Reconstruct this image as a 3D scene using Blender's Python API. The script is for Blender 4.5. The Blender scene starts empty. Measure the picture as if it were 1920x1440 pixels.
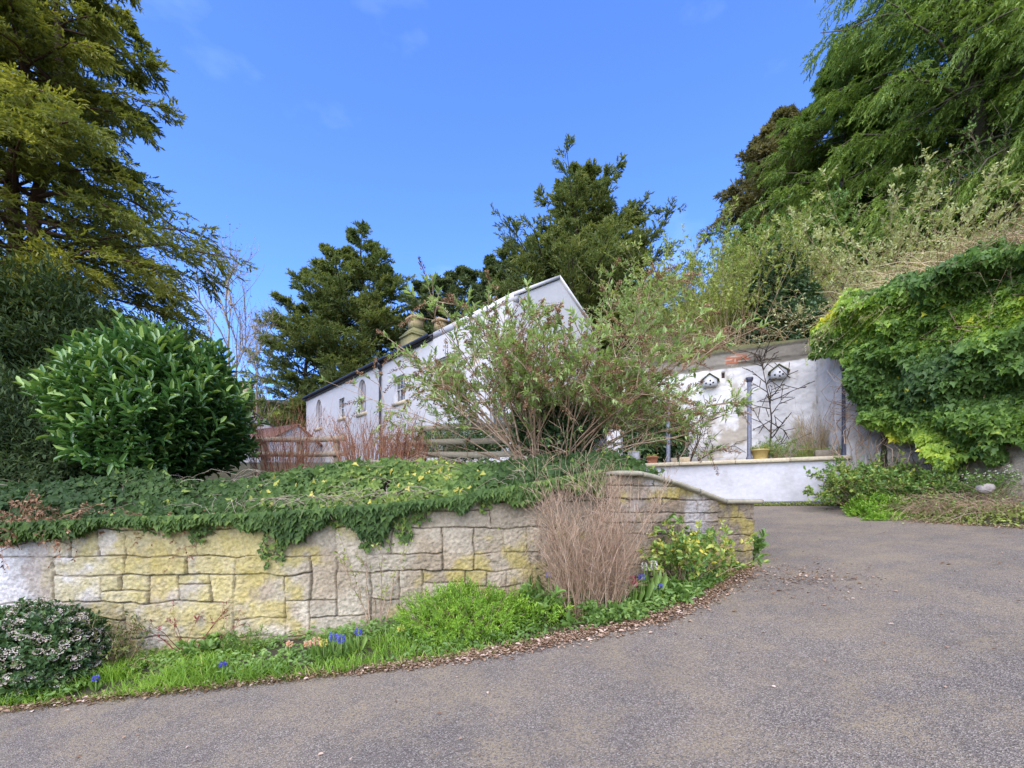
import bpy, bmesh, math, random
import numpy as np
from mathutils import Vector
random.seed(5)
rng = np.random.default_rng(11)
S = bpy.context.scene
COL = S.collection
F, HX, HY, CZ = 850.0, 960.0, 958.0, 1.6          # focal length in photo pixels, horizon, eye height

def P(x, y, Y):
    return np.array([(x - HX) / F * Y, Y, CZ + (HY - y) / F * Y])

def ss(t):
    t = np.clip(t, 0, 1)
    return t * t * (3 - 2 * t)

# ------------------------------------------------------------------ noise
def _h(i, j, k, seed):
    n = (i * 374761393 + j * 668265263 + k * 1274126177 + seed * 974634777) & 0xFFFFFFFF
    n = ((n ^ (n >> 13)) * 1274126177) & 0xFFFFFFFF
    n = ((n ^ (n >> 16)) * 2246822519) & 0xFFFFFFFF
    return ((n ^ (n >> 15)) & 0xFFFFFF) / float(0xFFFFFF)

def vnoise(p, seed=0):
    p = np.asarray(p, float)
    i = np.floor(p).astype(np.int64)
    f = p - i
    f = f * f * (3 - 2 * f)
    r = 0
    for a in (0, 1):
        for b in (0, 1):
            for c in (0, 1):
                w = (f[..., 0] if a else 1 - f[..., 0]) * (f[..., 1] if b else 1 - f[..., 1]) * (f[..., 2] if c else 1 - f[..., 2])
                r = r + w * _h(i[..., 0] + a, i[..., 1] + b, i[..., 2] + c, seed)
    return r

def fbm(p, seed=0, o=3, g=.5):
    p = np.asarray(p, float)
    a, s, r = 1.0, 0.0, 0.0
    for k in range(o):
        r = r + a * vnoise(p * 2.03 ** k, seed + k * 17)
        s += a
        a *= g
    return r / s

def n2(x, y, sc, seed=0, o=3):
    x, y = np.broadcast_arrays(np.asarray(x, float), np.asarray(y, float))
    return fbm(np.stack([x * sc, y * sc, np.zeros_like(x) + .37], -1), seed, o)

def nz(v):
    return v / np.maximum(np.linalg.norm(v, axis=-1, keepdims=True), 1e-9)

def rvec(*shape):
    return nz(rng.normal(size=shape + (3,)))

# ------------------------------------------------------------------ mesh building
class G:
    def __init__(self):
        self.V, self.Fc, self.T, self.C, self.n = [], [], [], [], 0

    def add(self, V, F, t=.5, c=None):
        V = np.asarray(V, float).reshape(-1, 3)
        if not isinstance(F, list):
            F = [F]
        for f in F:
            f = np.asarray(f, np.int64)
            if len(f):
                self.Fc.append(f + self.n)
        self.V.append(V)
        self.T.append(np.broadcast_to(np.asarray(t, float), (len(V),)))
        if c is not None:
            self.C.append(np.broadcast_to(np.asarray(c, float), (len(V), 3)))
        self.n += len(V)
        return self

    def box(self, c, s, rz=0., t=.5, c3=None, bev=0., jit=0.):
        x, y, z = [v / 2 for v in s]
        if bev > 0:
            b = bev
            pts = []
            for sz in (-1, 1):
                for (ax, ay, az) in ((x, y, z - b), (x - b, y - b, z)) if sz > 0 else ((x - b, y - b, z), (x, y, z - b)):
                    e = b if az == z - b else 0
                    ring = [(-ax + e, -ay), (ax - e, -ay), (ax, -ay + e), (ax, ay - e), (ax - e, ay), (-ax + e, ay), (-ax, ay - e), (-ax, -ay + e)]
                    pts += [(px, py, sz * az) for px, py in ring]
            V = np.array(pts)
            q = []
            for k in range(3):
                for i in range(8):
                    j = (i + 1) % 8
                    q.append([k * 8 + i, k * 8 + j, k * 8 + 8 + j, k * 8 + 8 + i])
            Fl = [np.array(q), np.array([list(range(7, -1, -1)), list(range(24, 32))])]
        else:
            V = np.array([(-x, -y, -z), (x, -y, -z), (x, y, -z), (-x, y, -z), (-x, -y, z), (x, -y, z), (x, y, z), (-x, y, z)])
            Fl = [np.array([(3, 2, 1, 0), (4, 5, 6, 7), (0, 1, 5, 4), (1, 2, 6, 5), (2, 3, 7, 6), (3, 0, 4, 7)])]
        if jit:
            V = V + rng.normal(size=V.shape) * jit
        cs, sn = math.cos(rz), math.sin(rz)
        R = np.array([[cs, -sn, 0], [sn, cs, 0], [0, 0, 1]])
        return self.add(V @ R.T + np.asarray(c, float), Fl, t, c3)

    def build(self, name, mat, parent=None, smooth=False):
        V = np.concatenate(self.V)
        if parent is not None:
            o0 = np.array(parent.location)
            p = parent
            while p.parent:
                p = p.parent
                o0 = o0 + np.array(p.location)
        else:
            o0 = np.array([V[:, 0].mean(), V[:, 1].mean(), V[:, 2].min()])
        me = bpy.data.meshes.new(name)
        me.vertices.add(len(V))
        me.vertices.foreach_set('co', (V - o0).astype(np.float32).ravel())
        li = np.concatenate([f.ravel() for f in self.Fc])
        sz = np.concatenate([np.full(len(f), f.shape[1]) for f in self.Fc])
        st = np.concatenate([[0], np.cumsum(sz)[:-1]])
        me.loops.add(len(li))
        me.loops.foreach_set('vertex_index', li.astype(np.int32))
        me.polygons.add(len(sz))
        me.polygons.foreach_set('loop_start', st.astype(np.int32))
        if smooth:
            me.polygons.foreach_set('use_smooth', np.ones(len(sz), bool))
        me.update(calc_edges=True)
        a = me.attributes.new('tint', 'FLOAT', 'POINT')
        a.data.foreach_set('value', np.concatenate(self.T).astype(np.float32))
        if self.C:
            c = me.attributes.new('Col', 'FLOAT_COLOR', 'POINT')
            cc = np.ones((len(V), 4), np.float32)
            cc[:, :3] = np.concatenate(self.C)
            c.data.foreach_set('color', cc.ravel())
        me.materials.append(mat)
        o = bpy.data.objects.new(name, me)
        COL.objects.link(o)
        if parent is not None:
            o.parent = parent
        else:
            o.location = o0
        return o

def tag(o, label=None, cat=None, group=None, kind=None):
    if label: o['label'] = label
    if cat: o['category'] = cat
    if group: o['group'] = group
    if kind: o['kind'] = kind
    return o

def thing(name, loc, label, cat, group=None):
    o = bpy.data.objects.new(name, None)
    COL.objects.link(o)
    o.empty_display_size = .2
    o.location = [float(v) for v in loc]
    return tag(o, label, cat, group)

# leaves: many small faces, each with its own axis
_D = np.array([(0, 0, 0), (.45, .5, .10), (1, 0, -.04), (.45, -.5, .10)])
TPL = {
    'd': (_D, [np.array([[0, 1, 2, 3]])]),
    'f': (np.array([(0, 0, 0), (.3, .5, .12), (.75, .40, .10), (1, 0, -.1), (.75, -.40, .10), (.3, -.5, .12)]),
          [np.array([[0, 1, 2, 3], [0, 3, 4, 5]])]),
    'i': (np.array([(0, 0, 0), (-.12, .38, .05), (.28, .52, .1), (.48, .25, .05), (1, 0, -.12), (.48, -.25, .05), (.28, -.52, .1), (-.12, -.38, .05)]),
          [np.array([[0, 1, 2, 3, 4], [0, 4, 5, 6, 7]])]),
    'b': (np.array([(0, -.5, 0), (0, .5, 0), (.5, .38, .10), (.5, -.38, .10), (1, 0, 0)]),
          [np.array([[0, 1, 2, 3]]), np.array([[3, 2, 4]])]),
    'n': (np.array([(0, -.5, 0), (0, .5, 0), (.6, .45, .05), (1, 0, -.03), (.6, -.45, .05)]),
          [np.array([[0, 1, 2, 3, 4]])]),
}

def leaves(g, pos, d, nrm, L, W, kind='d', t=.5):
    pos = pos.reshape(-1, 3); d = nz(d.reshape(-1, 3)); nrm = nrm.reshape(-1, 3)
    N = len(pos)
    if N == 0:
        return
    s = nz(np.cross(nrm, d)); n = np.cross(d, s)
    tp, fs = TPL[kind]
    L = np.broadcast_to(np.asarray(L, float), (N,)); W = np.broadcast_to(np.asarray(W, float), (N,))
    K = len(tp)
    V = (pos[:, None] + d[:, None] * (tp[None, :, 0:1] * L[:, None, None]) + s[:, None] * (tp[None, :, 1:2] * W[:, None, None])
         + n[:, None] * (tp[None, :, 2:3] * L[:, None, None]))
    off = (np.arange(N) * K)[:, None, None]
    Fl = [(f[None] + off).reshape(-1, f.shape[1]) for f in fs]
    g.add(V, Fl, np.repeat(np.broadcast_to(np.asarray(t, float), (N,)), K))

def tubes(g, path, rad, sides=4, t=.5):
    path = np.asarray(path, float)
    N, K, _ = path.shape
    rad = np.broadcast_to(np.asarray(rad, float), (N, K))
    T = np.gradient(path, axis=1)
    T = nz(T)
    ref = np.where(np.abs(T[:, :1, 2:3]) > .9, np.array([1., 0, 0]), np.array([0, 0, 1.]))
    U = nz(np.cross(T, ref)); W = np.cross(T, U)
    a = np.arange(sides) / sides * 2 * np.pi
    V = path[:, :, None] + rad[:, :, None, None] * (np.cos(a)[None, None, :, None] * U[:, :, None] + np.sin(a)[None, None, :, None] * W[:, :, None])
    idx = np.arange(N * K * sides).reshape(N, K, sides)
    q = np.stack([idx[:, :-1], np.roll(idx[:, :-1], -1, 2), np.roll(idx[:, 1:], -1, 2), idx[:, 1:]], -1).reshape(-1, 4)
    g.add(V, q, np.repeat(np.broadcast_to(np.asarray(t, float), (N,)), K * sides))

def lathe(g, prof, c, n=20, t=.5, jit=0.):
    prof = np.asarray(prof, float)
    a = np.arange(n) / n * 2 * np.pi
    V = np.stack([prof[:, None, 0] * np.cos(a), prof[:, None, 0] * np.sin(a), np.repeat(prof[:, 1:2], n, 1)], -1)
    K = len(prof)
    idx = np.arange(K * n).reshape(K, n)
    q = np.stack([idx[:-1], np.roll(idx[:-1], -1, 1), np.roll(idx[1:], -1, 1), idx[1:]], -1).reshape(-1, 4)
    g.add(V.reshape(-1, 3) + np.asarray(c, float), q, t)

# ------------------------------------------------------------------ materials
def nodemat(name):
    m = bpy.data.materials.new(name)
    m.use_nodes = True
    nt = m.node_tree
    nt.nodes.clear()
    out = nt.nodes.new('ShaderNodeOutputMaterial')
    b = nt.nodes.new('ShaderNodeBsdfPrincipled')
    nt.links.new(b.outputs[0], out.inputs[0])
    return m, nt, b, out

def ramp(nt, stops, fac):
    r = nt.nodes.new('ShaderNodeValToRGB')
    e = r.color_ramp.elements
    while len(e) > 1:
        e.remove(e[-1])
    for i, (p, c) in enumerate(stops):
        k = e[0] if i == 0 else e.new(p)
        k.position = p
        k.color = (*c, 1)
    nt.links.new(fac, r.inputs[0])
    return r.outputs[0]

def noise(nt, sc, det=4, vec=None, rough=.55):
    n = nt.nodes.new('ShaderNodeTexNoise')
    n.inputs['Scale'].default_value = sc
    n.inputs['Detail'].default_value = det
    n.inputs['Roughness'].default_value = rough
    if vec is None:
        vec = nt.nodes.new('ShaderNodeNewGeometry').outputs['Position']
    nt.links.new(vec, n.inputs['Vector'])
    return n.outputs[0]

def mix(nt, fac, a, b, mode='MIX'):
    m = nt.nodes.new('ShaderNodeMix')
    m.data_type = 'RGBA'
    m.blend_type = mode
    for k, v in ((0, fac), (6, a), (7, b)):
        if isinstance(v, (int, float)):
            m.inputs[k].default_value = v
        elif isinstance(v, tuple):
            m.inputs[k].default_value = (*v, 1)
        else:
            nt.links.new(v, m.inputs[k])
    return m.outputs[2]

def bump(nt, b, h, st=.5, dist=.01):
    n = nt.nodes.new('ShaderNodeBump')
    n.inputs['Strength'].default_value = st
    n.inputs['Distance'].default_value = dist
    nt.links.new(h, n.inputs['Height'])
    nt.links.new(n.outputs[0], b.inputs['Normal'])

def leafmat(name, stops, rough=.5, trans=.3, spec=.4):
    m, nt, b, out = nodemat(name)
    a = nt.nodes.new('ShaderNodeAttribute')
    a.attribute_name = 'tint'
    stops = [(p, tuple(min(.85, v * (1. if 'petal' in name else LEAFK)) for v in cc)) for p, cc in stops]
    c = ramp(nt, stops, a.outputs['Fac'])
    nt.links.new(c, b.inputs['Base Color'])
    b.inputs['Roughness'].default_value = rough
    b.inputs['Specular IOR Level'].default_value = spec
    if trans > 0:
        t = nt.nodes.new('ShaderNodeBsdfTranslucent')
        c2 = mix(nt, 1.0, c, (1.25, 1.3, .7), 'MULTIPLY')
        nt.links.new(c2, t.inputs[0])
        ms = nt.nodes.new('ShaderNodeMixShader')
        ms.inputs[0].default_value = trans
        nt.links.new(b.outputs[0], ms.inputs[1])
        nt.links.new(t.outputs[0], ms.inputs[2])
        nt.links.new(ms.outputs[0], out.inputs[0])
    return m

def plain(name, c, rough=.7, var=.25, sc=8., bst=.3, bd=.01, bsc=40., metal=0.):
    m, nt, b, out = nodemat(name)
    f = noise(nt, sc, 5)
    k = ramp(nt, [(.3, tuple(v * (1 - var) for v in c)), (.7, tuple(min(1, v * (1 + var)) for v in c))], f)
    nt.links.new(k, b.inputs['Base Color'])
    b.inputs['Roughness'].default_value = rough
    b.inputs['Metallic'].default_value = metal
    bump(nt, b, noise(nt, bsc, 4), bst, bd)
    return m

def barkmat(name, stops, rough=.85):
    m, nt, b, out = nodemat(name)
    a = nt.nodes.new('ShaderNodeAttribute')
    a.attribute_name = 'tint'
    c = ramp(nt, stops, a.outputs['Fac'])
    c = mix(nt, 1.0, c, ramp(nt, [(.3, (.7, .7, .7)), (.7, (1.2, 1.2, 1.2))], noise(nt, 14, 4)), 'MULTIPLY')
    nt.links.new(c, b.inputs['Base Color'])
    b.inputs['Roughness'].default_value = rough
    b.inputs['Specular IOR Level'].default_value = .2
    return m

def colmat(name, rough=.85, sc=30., amt=.35, bst=.5, bd=.012, bsc=60.):
    m, nt, b, out = nodemat(name)
    a = nt.nodes.new('ShaderNodeAttribute')
    a.attribute_name = 'Col'
    v = ramp(nt, [(.25, (1 - amt,) * 3), (.75, (1 + amt,) * 3)], noise(nt, sc, 6, rough=.65))
    c = mix(nt, 1.0, a.outputs['Color'], v, 'MULTIPLY')
    nt.links.new(c, b.inputs['Base Color'])
    b.inputs['Roughness'].default_value = rough
    b.inputs['Specular IOR Level'].default_value = .25
    bump(nt, b, noise(nt, bsc, 6, rough=.65), bst, bd)
    return m

# ------------------------------------------------------------------ terrain functions
def interp2(pts, X):
    p = np.array(pts, float)
    return np.interp(X, p[:, 0], p[:, 1])

def smooth_line(pts, n=200):
    p = np.array(pts, float)
    d = np.concatenate([[0], np.cumsum(np.linalg.norm(np.diff(p, axis=0), axis=1))])
    tt = np.linspace(0, d[-1], n)
    q = np.stack([np.interp(tt, d, p[:, k]) for k in range(p.shape[1])], -1)
    for _ in range(6):
        q[1:-1] = .25 * q[:-2] + .5 * q[1:-1] + .25 * q[2:]
    return q

def road_z(X, Y):
    X = np.clip(X, -16, 12); Y = np.clip(Y, -9, 13.5)
    p1 = .1 * X + .083 * Y
    p2 = .052 * X + .119 * Y
    w = ss((Y - 6) / 5)
    return p1 * (1 - w) + p2 * w

def rp(x, y):                                     # pixel -> point on the near road plane
    u, v = (x - HX) / F, (HY - y) / F
    Y = 1.6 / (.083 + .1 * u - v)
    return np.array([u * Y, Y])

WALL = smooth_line([(-11, 4.5), (-6, 4.85), (-4.1, 4.9), (-2.6, 4.95), (0, 5.3), (1.6, 5.72), (3.36, 6.32)], 240)
WTOP = [(-11, 1.2), (-5.6, 1.37), (-2.6, 1.48), (-.8, 1.63), (.4, 1.86), (1.19, 2.02), (1.45, 2.07), (2.2, 1.92), (2.84, 1.70), (3.4, 1.70)]
def wallY(X): return np.interp(X, WALL[:, 0], WALL[:, 1])
def walltop(X): return interp2(WTOP, X)

EDGE_PX = [(-700, 1400), (-300, 1368), (0, 1332), (150, 1312), (300, 1297), (450, 1281), (600, 1265), (800, 1241), (960, 1216), (1130, 1180), (1230, 1158), (1320, 1120), (1372, 1085), (1402, 1062)]
EDGE = smooth_line([rp(*p) for p in EDGE_PX], 160)
def edgeY(X): return np.interp(X, EDGE[:, 0], EDGE[:, 1])

B = np.array([(20, -12), (14, -5), (10.9, 4.5), (9.6, 7.9), (9.0, 9.4), (8.75, 11.2), (8.75, 12.9), (3.4, 15.5), (4.3, 19.5), (-9.5, 33.8), (-18, 37), (-60, 42), (-200, 60)], float)

def sdist(X, Y, L):
    X, Y = np.broadcast_arrays(np.asarray(X, float), np.asarray(Y, float))
    best = np.full(X.shape, 1e9); sg = np.ones(X.shape)
    for (ax, ay), (bx, by) in zip(L[:-1], L[1:]):
        dx, dy = bx - ax, by - ay
        l2 = dx * dx + dy * dy
        t = np.clip(((X - ax) * dx + (Y - ay) * dy) / l2, 0, 1)
        px, py = X - ax - t * dx, Y - ay - t * dy
        d = np.hypot(px, py)
        c = dx * (Y - ay) - dy * (X - ax)
        m = d < best - 1e-9
        best = np.where(m, d, best); sg = np.where(m, np.where(c < 0, 1., -1.), sg)
    return best * sg

PAR0, PAR1 = np.array([8.24, 11.0]), np.array([3.17, 13.2])     # parapet front face, right and left end
PD = (PAR1 - PAR0) / np.linalg.norm(PAR1 - PAR0)
PN = np.array([PD[1], -PD[0]])                                  # points away from the camera
if PN[1] < 0: PN = -PN

def gz(X, Y):
    X = np.asarray(X, float); Y = np.asarray(Y, float)
    r = road_z(X, Y)
    low = r - .03
    # verge beside the wall
    e = edgeY(X)
    vm = (X < 3.4) & (Y > e)
    low = np.where(vm, r - .03 + .05 * ss((Y - e) / .35) + .04 * (n2(X, Y, 3, 3) - .5), low)
    # right verge
    rx = np.interp(Y, [-5, 4, 6.85, 8.2, 10.4, 11], [10.5, 9.0, 7.75, 7.4, 7.85, 8.2])
    low = np.where((X > rx) & (Y < 11.2), low + .14 * ss((X - rx) / 1.0), low)
    # bank behind the retaining wall
    wy = wallY(X)
    dy = Y - wy - .2
    top2 = interp2([(-14, 1.9), (-7, 1.9), (-4, 2.0), (-2, 2.24), (3, 2.40)], X)
    bank = walltop(np.minimum(X, 1.4)) - .08 + (top2 - walltop(np.minimum(X, 1.4)) + .08) * ss(dy / 1.6) * .84 + (top2 - walltop(np.minimum(X, 1.4)) + .08) * .16 * ss((dy - 1.6) / 2)
    bank = bank + (3.0 - top2) * ss((Y - 9.2) / 4)
    w = ss((2.45 - .12 * (Y - 6) - X) / .7)
    z = np.where(dy > 0, low + (np.maximum(bank, low) - low) * w, low)
    # yard and terrace behind the parapet
    pd = (X - PAR0[0]) * PN[0] + (Y - PAR0[1]) * PN[1]
    z = np.where((pd > .2) & (X > 2.9) & (Y > 10.5), 2.85, z)
    z = np.where((Y > 13.4) & (X <= 2.9), np.maximum(z, 3.0), z)
    z = np.where((Y > 14.5) & (X < -3), 3.0, z)
    # hillside
    d = sdist(X, Y, B)
    bz = np.interp(X, [-20, -6, 3.4, 6, 9, 14], [3.5, 4.5, 6.0, 6.3, 6.4, 6.2])
    hill = bz + .38 * np.clip(d, 0, 3) + .78 * np.clip(d - 3, 0, 11) + .3 * np.clip(d - 14, 0, 40) + 1.2 * (n2(X, Y, .25, 9) - .5) * ss(d / 3)
    z = np.where(d > 0, hill, z)
    return z

def hit(x, y, h=0., Y0=2.4, Y1=70, n=3000):       # where the ray of a pixel meets the ground (raised by h)
    Y = Y0 * (Y1 / Y0) ** np.linspace(0, 1, n)
    X = (x - HX) / F * Y
    z = CZ + (HY - y) / F * Y
    d = z - gz(X, Y) - h
    k = np.where((d[:-1] > 0) & (d[1:] <= 0))[0]
    i = k[0] if len(k) else n // 2
    return np.array([X[i], Y[i], z[i] - h])

def gp(X, Y):
    return np.array([X, Y, float(gz(X, Y))])
# ------------------------------------------------------------------ light
SKYP = (1.0, .6, 2.2)
SKYTINT = (.47, .67, 1.16)
SKYS = .15
SUNS = 2.3
SUNANG = 85
EXPO = 1.45
LEAFK = 1.45
# ------------------------------------------------------------------ camera, sun, sky
cam = bpy.data.cameras.new('camera')
cam.sensor_width = 36
cam.lens = F / 1920 * 36
cam.shift_y = (HY - 720) / 1920
cam.clip_start, cam.clip_end = .05, 3000
co = bpy.data.objects.new('camera', cam)
COL.objects.link(co)
co.location = (0, 0, CZ)
co.rotation_euler = (math.radians(90), 0, 0)
S.camera = co

SUN_EL, SUN_AZ = math.radians(42), math.radians(196)     # azimuth clockwise from +Y: sun behind the camera, to the left
wd = bpy.data.worlds.new('World')
S.world = wd
wd.use_nodes = True
nt = wd.node_tree
bg = nt.nodes['Background']
sky = nt.nodes.new('ShaderNodeTexSky')
sky.sky_type = 'NISHITA'
sky.sun_disc = False
sky.sun_elevation = SUN_EL
sky.sun_rotation = SUN_AZ
sky.air_density, sky.dust_density, sky.ozone_density = SKYP
tc = nt.nodes.new('ShaderNodeTexCoord')
tcs = nt.nodes.new('ShaderNodeMapping')
tcs.inputs['Scale'].default_value = (1, 1, 2.2)
nt.links.new(tc.outputs['Generated'], tcs.inputs[0])
cl = ramp(nt, [(.54, (0, 0, 0)), (.82, (.15, .15, .15))], noise(nt, 3.1, 6, tcs.outputs[0], .5))
skc = mix(nt, 1.0, sky.outputs[0], SKYTINT, 'MULTIPLY')
skc = mix(nt, cl, skc, (6.2, 7.4, 9.5))
nt.links.new(skc, bg.inputs[0])
bg.inputs[1].default_value = SKYS
sl = bpy.data.lights.new('sun', 'SUN')
sl.energy = SUNS
sl.angle = math.radians(SUNANG)
sl.color = (1, .89, .71)
so = bpy.data.objects.new('sun', sl)
COL.objects.link(so)
sd = Vector((math.sin(SUN_AZ) * math.cos(SUN_EL), math.cos(SUN_AZ) * math.cos(SUN_EL), math.sin(SUN_EL)))
so.rotation_euler = sd.to_track_quat('Z', 'Y').to_euler()
so.location = (0, -5, 30)
S.view_settings.view_transform = 'Standard'
S.view_settings.look = 'None'
S.view_settings.exposure = EXPO
S.view_settings.gamma = 1

# ------------------------------------------------------------------ ground
def axis(a, b, st, far, g=1.25):
    m = np.arange(a, b + 1e-6, st)
    o, s = [], st
    x = b
    while x < far:
        s *= g; x += s; o.append(x)
    i, s = [], st
    x = a
    while x > -far:
        s *= g; x -= s; i.append(x)
    return np.concatenate([i[::-1], m, o])
gx, gy = axis(-13, 16, .14, 900), axis(-3, 22, .14, 900)
X, Y = np.meshgrid(gx, gy, indexing='ij')
Z = gz(X, Y)
V = np.stack([X, Y, Z], -1)
idx = np.arange(X.size).reshape(X.shape)
q = np.stack([idx[:-1, :-1], idx[1:, :-1], idx[1:, 1:], idx[:-1, 1:]], -1).reshape(-1, 4)
m, nt, b, out = nodemat('soil')
c = ramp(nt, [(.3, (.035, .028, .016)), (.5, (.06, .055, .022)), (.72, (.10, .085, .045))], noise(nt, 1.6, 8, rough=.7))
nt.links.new(c, b.inputs['Base Color'])
b.inputs['Roughness'].default_value = .95
bump(nt, b, noise(nt, 25, 6), .8, .03)
tag(G().add(V, q).build('ground', m, None, True), kind='structure')

# road: lofted between the verge edge and the outer edge
inn = np.concatenate([np.array([(-17, 3.1)]), EDGE, np.array([(3.55, 6.55), (3.5, 7.3), (3.2, 8.3), (2.6, 9.6), (1.6, 11.2), (-.5, 12.6)])])
inn[0] = (-17, EDGE[0, 1] - .2)
outp = np.array([(-17, -9), (-9, -9), (-3, -9), (2, -9), (7, -8.5), (10.2, -5), (10.2, 0), (9.2, 4), (8.3, 5.7), (7.72, 6.85), (7.42, 8.2), (7.6, 9.5), (7.95, 10.6), (8.15, 11.0), (7.2, 11.44), (5.5, 12.17), (4.3, 12.7), (3.2, 13.17), (1, 13.3)], float)
ni = 260
def resamp(p, n):
    d = np.concatenate([[0], np.cumsum(np.linalg.norm(np.diff(p, axis=0), axis=1))])
    t = np.linspace(0, d[-1], n)
    return np.stack([np.interp(t, d, p[:, k]) for k in range(2)], -1)
I_, O_ = resamp(inn, ni), resamp(outp, ni)
I_ = I_ + (n2(I_[:, 0], I_[:, 1], 2.2, 4)[:, None] - .5) * np.array([0, .12])
lam = (np.linspace(0, 1, 70))[None, :, None]
R_ = I_[:, None] * (1 - lam) + O_[:, None] * lam
Zr = road_z(R_[..., 0], R_[..., 1]) + .004 + .012 * (n2(R_[..., 0], R_[..., 1], .9, 8) - .5)
idx = np.arange(ni * 70).reshape(ni, 70)
q = np.stack([idx[:-1, :-1], idx[:-1, 1:], idx[1:, 1:], idx[1:, :-1]], -1).reshape(-1, 4)
m, nt, b, out = nodemat('asphalt')
ag = nt.nodes.new('ShaderNodeTexVoronoi')
ag.inputs['Scale'].default_value = 150
pos = nt.nodes.new('ShaderNodeNewGeometry').outputs['Position']
nt.links.new(pos, ag.inputs['Vector'])
sp = nt.nodes.new('ShaderNodeSeparateColor')
nt.links.new(ag.outputs['Color'], sp.inputs[0])
stone = ramp(nt, [(.0, (.102, .086, .068)), (.4, (.166, .141, .112)), (.75, (.238, .204, .162)), (.95, (.37, .325, .255))], sp.outputs[0])
gap = ramp(nt, [(.0, (1, 1, 1)), (.55, (.9, .9, .9)), (.95, (.42, .40, .40))], ag.outputs['Distance'])
big = ramp(nt, [(.3, (.86, .86, .88)), (.5, (1.08, 1.06, 1.04)), (.72, (1.28, 1.24, 1.16))], noise(nt, .8, 7, rough=.68))
c = mix(nt, 1.0, mix(nt, 1.0, stone, big, 'MULTIPLY'), mix(nt, .7, (1, 1, 1), gap), 'MULTIPLY')
tanm = ramp(nt, [(.44, (0, 0, 0)), (.62, (.75, .75, .75))], noise(nt, 1.9, 8, rough=.72))
tanf = nt.nodes.new('ShaderNodeMath'); tanf.operation = 'MULTIPLY'
nt.links.new(tanm, tanf.inputs[0])
nt.links.new(ramp(nt, [(.42, (0, 0, 0)), (.56, (1, 1, 1))], noise(nt, 55, 3, rough=.6)), tanf.inputs[1])
c = mix(nt, tanf.outputs[0], c, (.32, .25, .145))
nt.links.new(c, b.inputs['Base Color'])
b.inputs['Roughness'].default_value = .82
b.inputs['Specular IOR Level'].default_value = .3
bump(nt, b, ag.outputs['Distance'], .9, .006)
tag(G().add(np.dstack([R_, Zr[..., None]]), q).build('road', m, None, True), kind='structure')

# ------------------------------------------------------------------ displaced masonry faces
def layout(x0, z0, x1, z1, wmax, hmax, out, wmin=.16, hmin=.09):
    w, h = x1 - x0, z1 - z0
    if w <= wmax * random.uniform(.55, 1.15) and h <= hmax * random.uniform(.6, 1.15):
        out.append((x0, z0, x1, z1)); return
    if (h > hmax * .75 and (h / hmax > w / wmax or random.random() < .25)) and h > 2 * hmin:
        k = z0 + h * random.uniform(.32, .68)
        layout(x0, z0, x1, k, wmax, hmax, out); layout(x0, k, x1, z1, wmax, hmax, out)
    elif w > 2 * wmin:
        k = x0 + w * random.uniform(.28, .72)
        layout(x0, z0, k, z1, wmax, hmax, out); layout(k, z0, x1, z1, wmax, hmax, out)
    else:
        out.append((x0, z0, x1, z1))

def stone_field(s, z, rects, seed, joint=.022, warp=.05):
    """height (m), joint factor 0..1 and the number of the stone for points (s, z)"""
    w1 = n2(s, z, 3.5, seed, 2) - .5; w2 = n2(s, z, 3.5, seed + 5, 2) - .5
    w3 = n2(s, z, 14, seed + 7, 2) - .5; w4 = n2(s, z, 14, seed + 9, 2) - .5
    sw = s + w1 * warp * 2 + w3 * .020; zw = z + w2 * warp * 1.7 + w4 * .016
    d = np.full(s.shape, -1.0); sid = np.zeros(s.shape, int)
    tilt = np.zeros(s.shape)
    for i, (x0, z0, x1, z1) in enumerate(rects):
        m = (sw >= x0) & (sw < x1) & (zw >= z0) & (zw < z1)
        if m.any():
            a = np.minimum(sw[m] - x0, x1 - sw[m]); c = np.minimum(zw[m] - z0, z1 - zw[m])
            r = .022
            aa, cc = np.minimum(a, r), np.minimum(c, r)
            d[m] = np.minimum(np.minimum(a, c), r - np.hypot(r - aa, r - cc) * .85)
            sid[m] = i
            tilt[m] = rng.normal() * .05 * (sw[m] - (x0 + x1) / 2) + rng.normal() * .06 * (zw[m] - (z0 + z1) / 2) + rng.normal() * .008
    jw = joint * (.35 + 1.3 * n2(s, z, 2.5, seed + 31, 2))
    jf = ss(d / np.maximum(jw, .006))
    return jf, sid, tilt, d

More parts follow.
